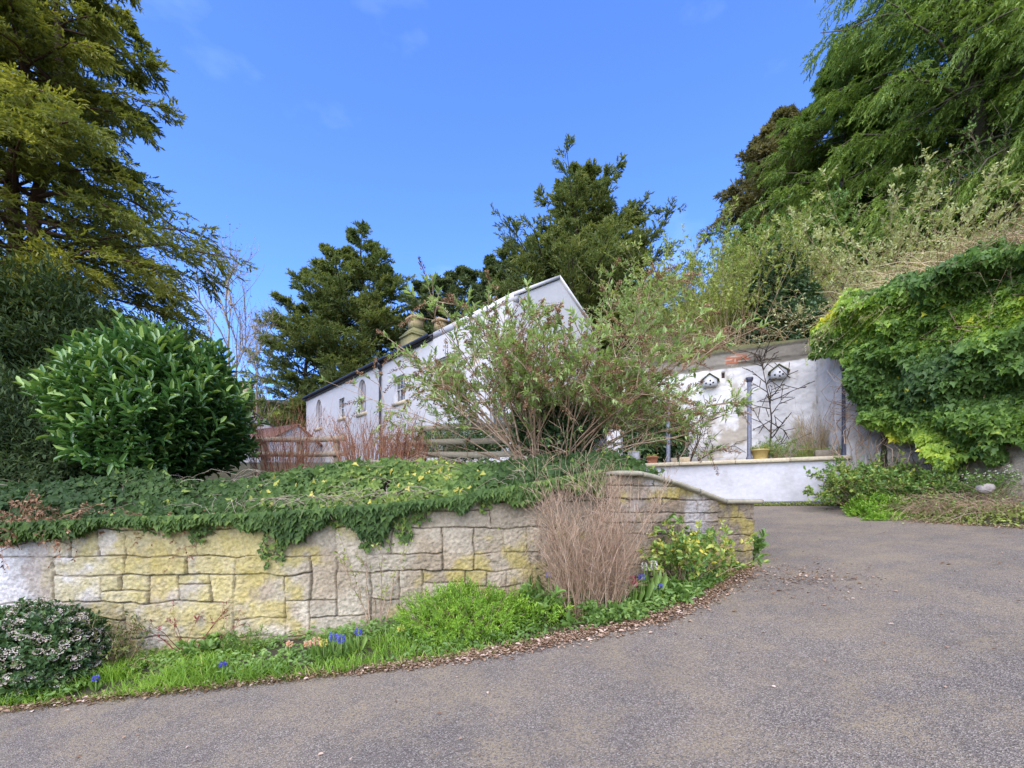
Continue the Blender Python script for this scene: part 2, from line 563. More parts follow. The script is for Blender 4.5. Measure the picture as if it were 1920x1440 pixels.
def wall_face(plan, zb, zt, res, fn, cfn, name, mat, parent, thick=.4, back=True, ends=True):
    """front face of a wall along a plan line, displaced by fn(s,z), plus plain top, back and ends"""
    d = np.concatenate([[0], np.cumsum(np.linalg.norm(np.diff(plan, axis=0), axis=1))])
    ns = max(2, int(d[-1] / res)); s = np.linspace(0, d[-1], ns)
    px, py = np.interp(s, d, plan[:, 0]), np.interp(s, d, plan[:, 1])
    tx, ty = np.gradient(px), np.gradient(py)
    tl = np.hypot(tx, ty); tx, ty = tx / tl, ty / tl
    nx, ny = ty, -tx                                           # towards the road
    zbs, zts = zb(px, py, s), zt(px, py, s)
    nzr = max(2, int((zts - zbs).max() / res))
    k = np.linspace(0, 1, nzr)
    Zg = zbs[:, None] + (zts - zbs)[:, None] * k
    Sg = np.repeat(s[:, None], nzr, 1)
    D = fn(Sg, Zg)
    Vf = np.stack([px[:, None] + nx[:, None] * D, py[:, None] + ny[:, None] * D, Zg], -1)
    C = cfn(Sg, Zg)
    idx = np.arange(ns * nzr).reshape(ns, nzr)
    q = np.stack([idx[:-1, :-1], idx[1:, :-1], idx[1:, 1:], idx[:-1, 1:]], -1).reshape(-1, 4)
    g = G()
    g.add(Vf, q, .5, C.reshape(-1, 3))
    bt = np.stack([px - nx * thick, py - ny * thick, zts], -1); bb = np.stack([px - nx * thick, py - ny * thick, zbs], -1)
    ft, fb = Vf[:, -1], Vf[:, 0]
    ct = C[:, -1]
    strip = np.concatenate([ft, bt, bb])
    i0 = np.arange(ns - 1)
    qq = np.concatenate([np.stack([i0, i0 + 1, ns + i0 + 1, ns + i0], -1), np.stack([ns + i0, ns + i0 + 1, 2 * ns + i0 + 1, 2 * ns + i0], -1)])
    g.add(strip, qq, .5, np.concatenate([ct, ct, ct]))
    if ends:
        for e in (0, -1):
            col = Vf[e]; bk = np.stack([np.full(nzr, bt[e, 0]), np.full(nzr, bt[e, 1]), Zg[e]], -1)
            i1 = np.arange(nzr - 1)
            qe = np.stack([i1, i1 + 1, nzr + i1 + 1, nzr + i1], -1)
            if e == 0: qe = qe[:, ::-1]
            g.add(np.concatenate([col, bk]), qe, .5, np.concatenate([C[e], C[e]]))
    return g.build(name, mat, parent, False)

M_STONE = colmat('old_stone', .9, 26, .38, .9, .012, 42)
M_WHITE = colmat('limewashed_stone', .85, 9, .10, .5, .01, 35)
M_COPE = colmat('coping_stone', .85, 16, .25, .7, .01, 50)

# --- stone retaining wall
Ls = np.concatenate([[0], np.cumsum(np.linalg.norm(np.diff(WALL, axis=0), axis=1))])
def s_of_x(x): return float(np.interp(x, WALL[:, 0], Ls))
def x_of_s(s): return np.interp(s, Ls, WALL[:, 0])
rects = []
s1, s2, s3 = s_of_x(-4.0), s_of_x(1.1), s_of_x(2.78)
def coursed(x0, x1, z0, z1, out):
    z, blocked, h = z0, [], random.uniform(.19, .30)
    while z < z1:
        h2, nb = random.uniform(.15, .33), []
        free, xa = [], x0
        for a, b_ in sorted(blocked):
            if a - xa > .02: free.append((xa, a))
            xa = b_
        if x1 - xa > .02: free.append((xa, x1))
        for a, b_ in free:
            while a < b_ - .01:
                w = random.uniform(.24, .52) if random.random() < .65 else random.uniform(.5, .85)
                if b_ - a - w < .18: w = b_ - a
                k = random.random()
                if k < .20 and .22 < w < .75:
                    out.append((a, z, a + w, z + h + h2)); nb.append((a, a + w))
                elif k < .42 and h > .24:
                    m_ = z + h * random.uniform(.35, .65)
                    out.append((a, z, a + w, m_))
                    if w > .4 and random.random() < .6:
                        q_ = a + w * random.uniform(.35, .65); out.append((a, m_, q_, z + h)); out.append((q_, m_, a + w, z + h))
                    else: out.append((a, m_, a + w, z + h))
                else:
                    out.append((a, z, a + w, z + h))
                a += w
        z += h; h, blocked = h2, nb
coursed(0, s2, -1.2, 2.4, rects)
zc = -.2
while zc < 2.3:                                              # coursed stones towards the end pier
    hh = random.uniform(.13, .21)
    xa = s2
    while xa < s3 - .02:
        xb = min(s3, xa + random.uniform(.22, .55))
        if s3 - xb < .15: xb = s3
        rects.append((xa, zc, xb, zc + hh)); xa = xb
    zc += hh
zc = -.1
while zc < 2.3:
    hh = random.uniform(.15, .24)
    k = random.choice([1, 2])
    for j in range(k):
        rects.append((s3 + (Ls[-1] + .1 - s3) * j / k, zc, s3 + (Ls[-1] + .1 - s3) * (j + 1) / k, zc + hh))
    zc += hh
srand = rng.random((len(rects), 3))
_c = {}
def w_disp(s, z):
    jf, sid, tilt, d = stone_field(s, z, rects, 2, .010, .046)
    _c['f'] = (jf, sid)
    rough = fbm(np.stack([s * 12, z * 16, 0 * s], -1), 3, 4, .6) - .5
    fine = fbm(np.stack([s * 40, z * 40, 0 * s], -1), 4, 2) - .5
    return jf * (.015 + tilt * .7 + .020 * rough + .022 * fine + (srand[sid, 0] - .5) * .022) + (1 - jf) * (-.004 - .026 * ss((n2(s, z, 1.6, 45, 3) - .30) / .18) + .02 * fine)
def w_col(s, z):
    jf, sid = _c['f']
    x = x_of_s(s)
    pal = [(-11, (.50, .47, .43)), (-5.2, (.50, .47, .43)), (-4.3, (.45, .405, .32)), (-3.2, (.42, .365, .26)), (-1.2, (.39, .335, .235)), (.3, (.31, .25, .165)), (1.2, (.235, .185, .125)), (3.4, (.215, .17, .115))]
    xp = np.array([p[0] for p in pal]); cp = np.array([p[1] for p in pal])
    base = np.stack([np.interp(x + (n2(s, z, 1.5, 12) - .5) * 1.6, xp, cp[:, k]) for k in range(3)], -1)
    base = base * (.82 + .36 * srand[sid, 1])[..., None]
    bl = n2(s, z, 3.0, 14, 5); br = ss((n2(s, z, 2.2, 15, 5) - .52) / .14)[..., None]
    base = base * (.62 + .76 * bl)[..., None]
    base = base * (1 - .45 * br) + np.array([.27, .19, .105]) * .45 * br
    # yellow lichen, in patches of its own
    ly = ss((.55 * n2(s, z, 1.3, 21, 4) + .45 * n2(s, z, 4.5, 22, 4) + .07 * (srand[sid, 2] - .5) + .16 * np.exp(-((x + 3.4) / 1.1) ** 2) + .06 * np.exp(-((x - 2.2) / .8) ** 2) - .52) / .10)
    ly = ly * ss((x + 5.6) / 1.2) * (.35 + .65 * n2(s, z, 12, 23, 3))
    yc = np.array([.41, .33, .055])
    base = base * (1 - .78 * ly[..., None]) + yc * .78 * ly[..., None]
    # whitewash left on the far-left stones and near the pier
    ww = ss((n2(s, z, 2.0, 27, 4) - .50) / .14) * (ss((-4.3 - x) / 1.0) * .8 + .40 * ss((x - 1.3) / .3) * ss((2.75 - x) / .3))
    base = base * (1 - ww[..., None]) + np.array([.60, .585, .57]) * ww[..., None]
    # dark damp streaks and moss
    st = ss((fbm(np.stack([s * 3.2, z * .35, 0 * s], -1), 33, 4) - .53) / .12) * ss((x + 1.5) / 2.5)
    base = base * (1 - .55 * st[..., None]) + np.array([.10, .085, .055]) * .55 * st[..., None]
    j = (1 - jf)[..., None]
    jm = ss((n2(s, z, 1.6, 45, 3) - .30) / .18)[..., None]
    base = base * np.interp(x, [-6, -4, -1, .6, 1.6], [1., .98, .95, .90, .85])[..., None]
    return base * (1 - j) + (np.array([.13, .105, .07]) * jm + base * .78 * (1 - jm)) * j
sw = thing('retaining_wall', (0, 5.5, .4), 'long weathered stone retaining wall with yellow lichen and ivy spilling over it', 'stone wall')
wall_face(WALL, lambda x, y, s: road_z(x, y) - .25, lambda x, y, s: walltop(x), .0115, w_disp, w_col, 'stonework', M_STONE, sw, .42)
cg = G()
xs = [1.28, 1.62, 2.02, 2.45, 2.86, 3.46]
for a, b2 in zip(xs[:-1], xs[1:]):
    n = 9
    for k in (0,):
        x0, x1 = a + .006, b2 - .006
        p0 = np.array([x0, float(wallY(x0)), float(walltop(x0))]); p1 = np.array([x1, float(wallY(x1)) + (.03 if x1 > 3.36 else 0), float(walltop(x1))])
        d = nz(p1 - p0); nn = nz(np.array([d[1], -d[0], 0])); up = np.array([0, 0, 1.])
        mm, hn = 14, 6
        t = np.linspace(0, 1, mm)
        prof = [(-.44, 0), (-.44, .05), (-.40, .062), (-.2, .066), (.04, .062), (.085, .05), (.09, .02), (.07, .0), (-.44, 0)]
        Vp = np.array([[p0 + (p1 - p0) * tt + nn * u + up * w for u, w in prof] for tt in t])
        Vp = Vp + (fbm(Vp * 9, 41, 3)[..., None] - .5) * np.array([.02, .035, .022])
        cc = np.array([.30, .27, .19]) * (.75 + .5 * fbm(Vp * 5, 43, 3))[..., None]
        ids = np.arange(mm * len(prof)).reshape(mm, len(prof))
        qf = np.stack([ids[:-1, :-1], ids[1:, :-1], ids[1:, 1:], ids[:-1, 1:]], -1).reshape(-1, 4)
        cg.add(Vp, [qf, np.array([ids[0, :-1]]), np.array([ids[-1, :-1][::-1]])], .5, cc.reshape(-1, 3))
cg.build('coping', M_COPE, sw)

# --- white parapet with stone coping
def line(a, b, n=2): return np.linspace(a, b, n)
pe = PAR0 - PD * .12
par = thing('parapet_wall', (*((PAR0 + PAR1) / 2), 1.6), 'low whitewashed wall with flat yellow stone coping at the road bend', 'garden wall')
def lump(seed, a1=.05, a2=.02, sx=1.0):
    return lambda s, z: a1 * (n2(s * sx, z, 3.2, seed, 3) - .5) + a2 * (n2(s, z * 1.8, 14, seed + 3, 3) - .5)
PTOP = CZ + .121 * 11 - .085
def white_col(seed, base=(.50, .48, .455), dirt=(.36, .32, .24), amt=.5, low=None):
    def f(s, z):
        dm = ss((fbm(np.stack([s * 2.2, z * 1.3, 0 * s], -1), seed, 5, .6) - .53) / .2) * amt
        if low is not None:
            dm = np.clip(dm + low(s, z), 0, 1)
        c = np.array(base) * (1 - dm[..., None]) + np.array(dirt) * dm[..., None]
        return c
    return f
wall_face(np.array([PAR1, PAR0 + PD * -.2])[::1], lambda x, y, s: road_z(x, y) + .07, lambda x, y, s: 0 * x + PTOP, .025, lump(51, .035, .012, .5),
          white_col(52, (.50, .49, .485), (.38, .365, .345), .5), 'wall_face', M_WHITE, par, .3)
g = G()
L = np.linalg.norm(PAR1 - PAR0)
ang = math.atan2(PD[1], PD[0])
k = 0.
while k < L - .05:
    w = min(random.uniform(1.2, 1.7), L - k)
    if L - k - w < .4: w = L - k
    c = PAR0 + PD * (k + w / 2) + PN * .14
    g.box((c[0], c[1], PTOP + .05), (w - .008, .5, .095), ang, .5, np.array([.47, .405, .27]) * random.uniform(.9, 1.1), .012, .002)
    k += w
g.build('coping', M_COPE, par)
g = G()                                                     # dark plinth strip at the foot
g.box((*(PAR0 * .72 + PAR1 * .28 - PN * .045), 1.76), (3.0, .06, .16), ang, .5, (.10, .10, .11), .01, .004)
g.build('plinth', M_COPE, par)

# --- tall white garden wall behind the parapet
BW1 = np.array([8.55, 12.72]); BW0 = np.array([3.3, 15.38])
bwall = thing('garden_wall', (*((BW0 + BW1) / 2), 2.85), 'tall peeling white garden wall with a grey rendered band and bare brick', 'garden wall')
def btop(x, y, s): return np.interp(x, [3.2, 5.2, 8.6], [6.62, 6.62, 6.45])
def b_col(s, z):
    x = BW0[0] + (BW1[0] - BW0[0]) * s / np.linalg.norm(BW1 - BW0)
    c = white_col(62, (.56, .535, .49), (.33, .28, .20), .85, lambda s, z: .55 * ss((3.35 - z) / .5) * n2(s, z, 2, 66))(s, z)
    edge = 5.90 + .12 * (n2(s, z, 3, 63) - .5)
    band = ss((z - edge) / .03)[..., None]
    gr = np.array([.21, .185, .14]) * (.7 + .4 * n2(s, z, 2.5, 64, 4))[..., None]
    bm = ss((n2(s, z, 2.0, 65, 4) + .45 * np.exp(-((x - 6.75) / .42) ** 2 - ((z - 6.10) / .2) ** 2) + .25 * np.exp(-((x - 5.0) / .3) ** 2 - ((z - 6.02) / .07) ** 2) - .72) / .12)[..., None]
    row = np.floor(z / .078); mort = ((z / .078) % 1 < .16) | (((s / .225 + .5 * (row % 2)) % 1) < .06)
    brick = np.where(mort[..., None], np.array([.34, .28, .22]), np.array([.30, .115, .06]) * (.8 + .4 * _h(row.astype(int), np.floor(s / .225 + .5 * (row % 2)).astype(int), row.astype(int) * 0, 3))[..., None])
    gr = gr * (1 - bm) + brick * bm
    mo = ss((z - 6.34 - .08 * n2(s, z, 4, 68)) / .06)[..., None]
    gr = gr * (1 - mo) + np.array([.13, .125, .05]) * mo
    c = c * (1 - band) + gr * band
    hole = ((abs(x - 6.42) < .05) & (abs(z - 5.74) < .09))[..., None]
    return np.where(hole, np.array([.05, .03, .025]), c)
def b_disp(s, z):
    x = BW0[0] + (BW1[0] - BW0[0]) * s / np.linalg.norm(BW1 - BW0)
    return lump(61, .10, .035, .6)(s, z) + .03 * ss((z - 6.0) / .05) - .12 * ((abs(x - 6.42) < .05) & (abs(z - 5.74) < .09)) + .05 * ss((z - 6.37) / .03)
wall_face(np.array([BW0, BW1]), lambda x, y, s: 0 * x + 2.6, btop, .03, b_disp, b_col, 'wall_face', M_WHITE, bwall, .45)
wall_face(np.array([BW1 + (-.02, -.03), np.array([8.30, 11.12])]), lambda x, y, s: 0 * x + 1.5, lambda x, y, s: 0 * x + 6.2, .03, lump(71, .09, .03), white_col(72, (.50, .475, .44), (.42, .36, .27), .6), 'return_wall', M_WHITE, bwall, .4)
wall_face(np.array([(8.16, 11.06), (8.80, 10.72)]), lambda x, y, s: 0 * x + 1.4, lambda x, y, s: 0 * x + 5.9, .03, lump(73, .12, .03), white_col(74, (.49, .465, .43), (.38, .32, .23), .75, lambda s, z: .5 * ss((2.9 - z) / 1.0) * n2(s, z, 3, 77)), 'wall_end', M_WHITE, bwall, .3)

# --- gate pillar and blue-grey door beside it
pl = thing('gate_pillar', (*(PAR1 + PD * .22 + PN * .25), 2.5), 'narrow white rendered pillar behind the buddleia at the end of the parapet', 'pillar')
c = PAR1 + PD * .22 + PN * .25
pa, pb = c - PD * .2 - PN * .2, c + PD * .2 - PN * .2
wall_face(np.array([pb, pa]), lambda x, y, s: 0 * x + 1.5, lambda x, y, s: 0 * x + 4.75, .03, lump(81, .03, .02), white_col(82, (.50, .48, .445), (.34, .29, .2), .9), 'shaft', M_WHITE, pl, .4)
g = G().box((c[0], c[1], 4.79), (.52, .52, .09), ang, .5, (.42, .38, .28), .012)
g.build('cap', M_COPE, pl)
M_DKDOOR = plain('dark_door_paint', (.035, .037, .045), .5, .2, 12)
dr = thing('garden_door', (*(PAR1 + PD * .85 + PN * .45), 2.9), 'dark narrow doorway with white jambs left of the white pillar', 'door')
c = PAR1 + PD * .85 + PN * .45
M_WPAINT = plain('white_paint', (.52, .51, .49), .6, .06, 20, .15, .004)
g = G()
for k2 in (-.42, .42):
    cc = c + PD * k2
    g.box((cc[0], cc[1], 3.9), (.12, .14, 2.2), ang, .5, None, .008)
g.box((c[0], c[1], 5.06), (.98, .15, .12), ang, .5, None, .008)
g.build('frame', M_WPAINT, dr)
G().box((c[0] + PN[0] * .03, c[1] + PN[1] * .03, 3.9), (.72, .05, 2.18), ang, .5, None, .008).build('panel', M_DKDOOR, dr)

# --- cast iron posts standing on the parapet coping
M_IRON = plain('blue_grey_iron_paint', (.105, .11, .135), .55, .35, 25, .4, .004)
M_IRONB = plain('worn_dark_iron_paint', (.04, .042, .06), .5, .5, 25, .4, .004)
def on_par(px, back=0.):
    u = (px - HX) / F
    a = PAR0 + PN * back
    t = (u * a[1] - a[0]) / (PD[0] - u * PD[1])
    return a + PD * t
posts = []
for i, (px, ty, lab) in enumerate([(1405, 708, 'blue-grey iron post behind the yellow stone plant pot, in front of the bare wall tree'),
                                   (1253, 728, 'slim grey iron post beside the squared stone blocks and the glossy-leaved shrub'),
                                   (1583, 686, 'worn dark iron post at the ivy end of the parapet')]):
    c = on_par(px, .2)
    hgt = CZ + (HY - ty) / F * c[1] - (PTOP + .1)
    t = thing('iron_post', (c[0], c[1], PTOP + .097), lab, 'iron post', 'iron posts on the parapet')
    r = .058
    g = G(); lathe(g, [(0, .0), (.085, .0), (.085, .05), (.07, .09), (r, .12), (r * .92, hgt - .12), (0, hgt - .12)], (c[0], c[1], PTOP + .097), 18)
    g.build('shaft', M_IRONB if i == 2 else M_IRON, t, True)
    g = G(); lathe(g, [(0, hgt - .12), (r, hgt - .12), (r + .02, hgt - .1), (r + .035, hgt - .05), (r + .04, hgt), (0, hgt)], (c[0], c[1], PTOP + .097), 18)
    g.build('capital', M_IRONB, t, False)
    posts.append(t)

# --- nest boxes on the tall wall
def on_bw(px, py, off=.0):
    u = (px - HX) / F
    n = np.array([-(BW1 - BW0)[1], (BW1 - BW0)[0]]); n = n / np.linalg.norm(n)
    if n[1] > 0: n = -n
    a = BW0 + n * off
    dd = BW1 - BW0
    t = (u * a[1] - a[0]) / (dd[0] - u * dd[1])
    p = a + dd * t
    return np.array([p[0], p[1], CZ + (HY - py) / F * p[1]])
bang = math.atan2((BW1 - BW0)[1], (BW1 - BW0)[0])
bn = np.array([math.sin(bang), -math.cos(bang)])
M_HOLE = plain('nest_hole_dark', (.012, .011, .012), .9, .1)
for px, py, lab in [(1331, 718, 'white nest box with dark round holes on the left of the garden wall'), (1460, 702, 'white nest box under trailing ivy near the corner of the garden wall')]:
    p = on_bw(px, py, .15)
    t = thing('nest_box', p - (0, 0, .14), lab, 'bird box', 'nest boxes on the garden wall')
    hw, hh = .20, .11
    V = np.array([(-hw, 0, -hh), (hw, 0, -hh), (hw, 0, hh * .6), (0, 0, hh + .12), (-hw, 0, hh * .6)])
    V2 = np.concatenate([V + (0, -.11, 0), V + (0, .12, 0)])
    cs, sn = math.cos(bang), math.sin(bang)
    Rm = np.array([[cs, -sn, 0], [sn, cs, 0], [0, 0, 1]])
    fs = [np.array([[0, 1, 2, 3, 4], [9, 8, 7, 6, 5]]), np.array([[0, 5, 6, 1], [1, 6, 7, 2], [2, 7, 8, 3], [3, 8, 9, 4], [4, 9, 5, 0]])]
    G().add(V2 @ Rm.T + p, fs).build('body', M_WPAINT, t)
    for hx, hz in ((-.10, -.03), (.02, .04), (.10, -.03), (.02, -.075)):
        g = G(); lathe(g, [(0, 0), (.027, 0), (.027, .004), (0, .004)], (0, 0, 0), 12)
        g.V[0] = g.V[0][:, [0, 2, 1]] * (1, -1, 1) + (hx, -.112, hz)
        g.V[0] = g.V[0] @ Rm.T + p
        g.build('hole', M_HOLE, t)
    g = G()
    for sgn in (-1, 1):
        rv = np.array([(0, -.16, hh + .14), (0, .14, hh + .14), (sgn * (hw + .07), .14, hh * .6 - .03), (sgn * (hw + .07), -.16, hh * .6 - .03)])
        rv = np.concatenate([rv, rv + (0, 0, .025)])
        g.add(rv @ Rm.T + p, np.array([(3, 2, 1, 0), (4, 5, 6, 7), (0, 1, 5, 4), (1, 2, 6, 5), (2, 3, 7, 6), (3, 0, 4, 7)]))
    g.build('roof', plain('mossy_box_roof', (.12, .13, .06), .9, .3), t)
# ------------------------------------------------------------------ cottage
HC = np.array([.03, 15.4]); HA = np.array([-.69, .724]) / np.hypot(.69, .724); HD = np.array([.724, .69]) / np.hypot(.69, .724)
HL, HDEP, ZE, ZR, ZG = 19.4, 4.8, 8.85, 10.3, 2.9
def HPt(s, t, z):
    return np.array([HC[0] + HA[0] * s + HD[0] * t, HC[1] + HA[1] * s + HD[1] * t, z])
def HV(a):
    a = np.asarray(a, float).reshape(-1, 3)
    return np.stack([HC[0] + HA[0] * a[:, 0] + HD[0] * a[:, 1], HC[1] + HA[1] * a[:, 0] + HD[1] * a[:, 1], a[:, 2]], -1)
M_REND = colmat('white_render', .85, 6, .07, .45, .012, 30)
M_SLATE = plain('roof_slate', (.055, .055, .062), .7, .3, 6)
M_GUT = plain('black_gutter', (.018, .019, .024), .4, .2)
M_SILL = plain('stone_sill', (.50, .42, .27), .85, .2, 15)
M_CHIM = colmat('chimney_stone', .9, 12, .3, .7, .012, 40)
m, nt, b, out = nodemat('window_glass')
c = ramp(nt, [(.35, (.05, .055, .06)), (.6, (.16, .16, .155))], noise(nt, 1.7, 2))
nt.links.new(c, b.inputs['Base Color']); b.inputs['Roughness'].default_value = .12; b.inputs['Specular IOR Level'].default_value = .6
M_GLASS = m
M_FRAME = plain('window_paint', (.55, .55, .53), .5, .05)
M_PINKF = plain('leaded_window_curtain', (.30, .25, .25), .6, .3, 9)

house = thing('cottage', (*HC, ZG), 'long white two-storey cottage with arched windows and black gutter up the slope', 'house')
# openings: (centre s, half width, z0, z1, kind)
OPEN = [(7.55, .47, 6.64, 7.83, 'sash'), (4.2, .47, 6.64, 7.83, 'sash'), (11.4, .46, 6.72, 8.46, 'arch'), (17.3, .46, 6.72, 8.46, 'arch'),
        (13.9, .35, 6.85, 7.93, 'sash'), (2.35, .42, 4.0, 5.2, 'sash'), (.78, .42, 4.0, 5.2, 'sash'), (17.2, .4, 4.05, 5.25, 'sash'), (9.0, .4, 4.0, 5.2, 'sash'), (12.6, .4, 4.0, 5.2, 'sash')]
def outline(o, gr=0.):
    s, w, z0, z1, k = o
    w, z0, z1 = w + gr, z0 - gr, z1 + gr
    if k == 'sash':
        return [(s - w, z0), (s + w, z0), (s + w, z1), (s - w, z1)]
    zs = z1 - 1.35 * w
    pts = [(s - w, z0), (s + w, z0)]
    for i in range(9):
        a = i / 8
        pts.append((s + w * (1 - a ** 1.6), zs + (z1 - zs) * (math.sin(a * math.pi / 2)) ** .9))
    for i in range(7, -1, -1):
        a = i / 8
        pts.append((s - w * (1 - a ** 1.6), zs + (z1 - zs) * (math.sin(a * math.pi / 2)) ** .9))
    return pts
def fill(outer, holes):
    bm = bmesh.new()
    es = []
    for lp in [outer] + holes:
        vs = [bm.verts.new((p[0], p[1], 0)) for p in lp]
        es += [bm.edges.new((vs[i], vs[(i + 1) % len(vs)])) for i in range(len(vs))]
    bmesh.ops.triangle_fill(bm, use_beauty=True, use_dissolve=False, edges=es)
    bm.verts.index_update()
    V = np.array([v.co[:2] for v in bm.verts]); Fc = np.array([[v.index for v in f.verts] for f in bm.faces])
    bm.free()
    return V, Fc
def house_col(V):
    dm = ss((fbm(V * .7, 91, 4) - .55) / .2) * .35 + .25 * ss((4 - V[:, 2]) / 1.5) * fbm(V * 2, 92, 3)
    return np.array([.53, .515, .495]) * (1 - dm[:, None]) + np.array([.40, .38, .35]) * dm[:, None]
outer = [(0, ZG - .6)] + [(HL * k / 12, ZG - .6) for k in range(1, 13)] + [(HL, ZE)] + [(HL * k / 12, ZE) for k in range(11, -1, -1)]
V2, F2 = fill(outer, [outline(o) for o in OPEN])
g = G()
V3 = HV(np.stack([V2[:, 0], 0 * V2[:, 0], V2[:, 1]], -1))
g.add(V3, F2, .5, house_col(V3))
for o in OPEN:
    lp = outline(o)
    n = len(lp)
    V = HV([(p[0], 0, p[1]) for p in lp] + [(p[0], .2, p[1]) for p in lp])
    i = np.arange(n)
    g.add(V, np.stack([i, (i + 1) % n, n + (i + 1) % n, n + i], -1), .5, house_col(V) * .97)
# gables and back, subdivided for uneven plaster
for sx in (0., HL):
    pts = [(sx, 0, ZG - .6), (sx, HDEP, ZG - .6), (sx, HDEP, ZE), (sx, HDEP / 2, ZR), (sx, 0, ZE)]
    V = HV(pts); g.add(V, np.array([[0, 1, 2, 3, 4]]), .5, house_col(V))
V = HV([(0, HDEP, ZG - .6), (HL, HDEP, ZG - .6), (HL, HDEP, ZE), (0, HDEP, ZE)])
g.add(V, np.array([[0, 1, 2, 3]]), .5, house_col(V))
g.build('wall', M_REND, house)
# parapet verge of the near gable stands a little above the slates
g = G()
for (t0, z0, t1, z1) in ((.0, ZE + .03, HDEP / 2, ZR + .02), (HDEP / 2, ZR + .02, HDEP + .05, ZE - .02)):
    V = HV([(s, t, z + dz) for s in (-.06, .28) for (t, z) in ((t0, z0), (t1, z1)) for dz in (0.01, .14)])
    g.add(V, np.array([(0, 1, 3, 2), (4, 6, 7, 5), (0, 4, 5, 1), (2, 3, 7, 6), (1, 5, 7, 3), (0, 2, 6, 4)]), .5, house_col(V))
g.build('gable_coping', M_REND, house)
g = G()
V = HV([(s, t, z) for z in (ZE - .10, ZE + .17) for (s, t) in ((-.04, -.014), (4.78, -.014), (4.78, .26), (-.04, .26))])
g.add(V, np.array([(3, 2, 1, 0), (4, 5, 6, 7), (0, 1, 5, 4), (1, 2, 6, 5), (2, 3, 7, 6), (3, 0, 4, 7)]), .5, house_col(V))
g.build('parapet', M_REND, house)
roof = G()
for sg in (0, 1):
    te, tr = (-.22, HDEP / 2) if sg == 0 else (HDEP + .22, HDEP / 2)
    ze = ZE - .05
    for sa, sb, t_, z_ in (((.29, 4.78, .27, ze + .30), (4.78, HL + .1, te, ze)) if sg == 0 else ((.29, HL + .1, te, ze),)):
      V = HV([(sa, t_, z_), (sb, t_, z_), (sb, tr, ZR + .06), (sa, tr, ZR + .06), (sa, t_, z_ + .07), (sb, t_, z_ + .07), (sb, tr, ZR + .13), (sa, tr, ZR + .13)])
      roof.add(V, np.array([(3, 2, 1, 0), (4, 5, 6, 7), (0, 1, 5, 4), (1, 2, 6, 5), (2, 3, 7, 6), (3, 0, 4, 7)]))
rf = roof.build('roof', M_SLATE, house)
def chimney(s, t, top, w, parent):
    ch = G(); z0 = ZE + .1
    zs = top - 1.15
    col = lambda V: np.where((V[:, 2:3] > zs - .02) & (V[:, 2:3] < zs + .5), np.array([[.19, .18, .075]]), np.array([[.42, .31, .16]])) * (.75 + .5 * fbm(V * 3, 95, 3))[:, None]
    def fr(a, b2, za, zb):
        V = HV([(s + x * a, t + y * a, za) for x, y in ((-1, -1), (1, -1), (1, 1), (-1, 1))] + [(s + x * b2, t + y * b2, zb) for x, y in ((-1, -1), (1, -1), (1, 1), (-1, 1))])
        ch.add(V, np.array([(3, 2, 1, 0), (4, 5, 6, 7), (0, 1, 5, 4), (1, 2, 6, 5), (2, 3, 7, 6), (3, 0, 4, 7)]), .5, col(V))
    fr(w, w, z0, zs); fr(w * 1.12, w * 1.1, zs, zs + .08); fr(w * 1.08, w * .55, zs + .08, zs + .45)
    fr(w * .52, w * .50, zs + .45, top - .16); fr(w * .68, w * .68, top - .16, top - .05); fr(w * .5, w * .5, top - .05, top)
    return ch.build('chimney', M_CHIM, parent)
chimney(9.75, HDEP / 2 - .2, 11.85, .56, rf)
chimney(9.2, HDEP / 2 + 1.0, 11.9, .5, rf)
for o in OPEN:
    s, w, z0, z1, k = o
    lp = outline(o, -.05)
    V2, F2 = fill(outline(o, -.002), [outline(o, -.055)])
    g = G()
    A = HV(np.stack([V2[:, 0], 0 * V2[:, 0] + .10, V2[:, 1]], -1)); g.add(A, F2)
    lpi = outline(o, -.055); n = len(lpi); i = np.arange(n)
    g.add(HV([(p[0], .10, p[1]) for p in lpi] + [(p[0], .15, p[1]) for p in lpi]), np.stack([i, (i + 1) % n, n + (i + 1) % n, n + i], -1))
    def bar(sa, sb, za, zb, ta=.115, tb=.148):
        V = HV([(a, t, z) for z in (za, zb) for (a, t) in ((sa, ta), (sb, ta), (sb, tb), (sa, tb))])
        g.add(V, np.array([(3, 2, 1, 0), (4, 5, 6, 7), (0, 1, 5, 4), (1, 2, 6, 5), (2, 3, 7, 6), (3, 0, 4, 7)]))
    if k == 'sash':
        zm = (z0 + z1) / 2
        bar(s - w + .05, s + w - .05, zm - .03, zm + .03)
        for f in ((-.33, .33) if w > .4 else (0,)):
            bar(s + f * w - .012, s + f * w + .012, z0 + .05, zm - .03); bar(s + f * w - .012, s + f * w + .012, zm + .03, z1 - .05)
    else:
        bar(s - w + .05, s + w - .05, z0 + .62, z0 + .67)
        bar(s - .012, s + .012, z0 + .05, z0 + .62); bar(s - .012, s + .012, z0 + .67, z1 - .2)
    wn = g.build('window', M_FRAME, house)
    lp2 = outline(o, -.01)
    G().add(HV([(p[0], .16, p[1]) for p in lp2]), np.array([list(range(len(lp2)))])).build('pane', M_GLASS if k == 'sash' else M_PINKF, wn)
    g = G(); V = HV([(a, t, z) for z in (z0 - .17, z0 - .01) for (a, t) in ((s - w - .12, -.07), (s + w + .12, -.07), (s + w + .12, .09), (s - w - .12, .09))])
    g.add(V, np.array([(3, 2, 1, 0), (4, 5, 6, 7), (0, 1, 5, 4), (1, 2, 6, 5), (2, 3, 7, 6), (3, 0, 4, 7)])).build('sill', M_SILL, wn)
g = G()
tubes(g, np.array([[HPt(s, -.2, ZE + .03) for s in np.linspace(4.8, HL + .1, 12)]]), .075, 8)
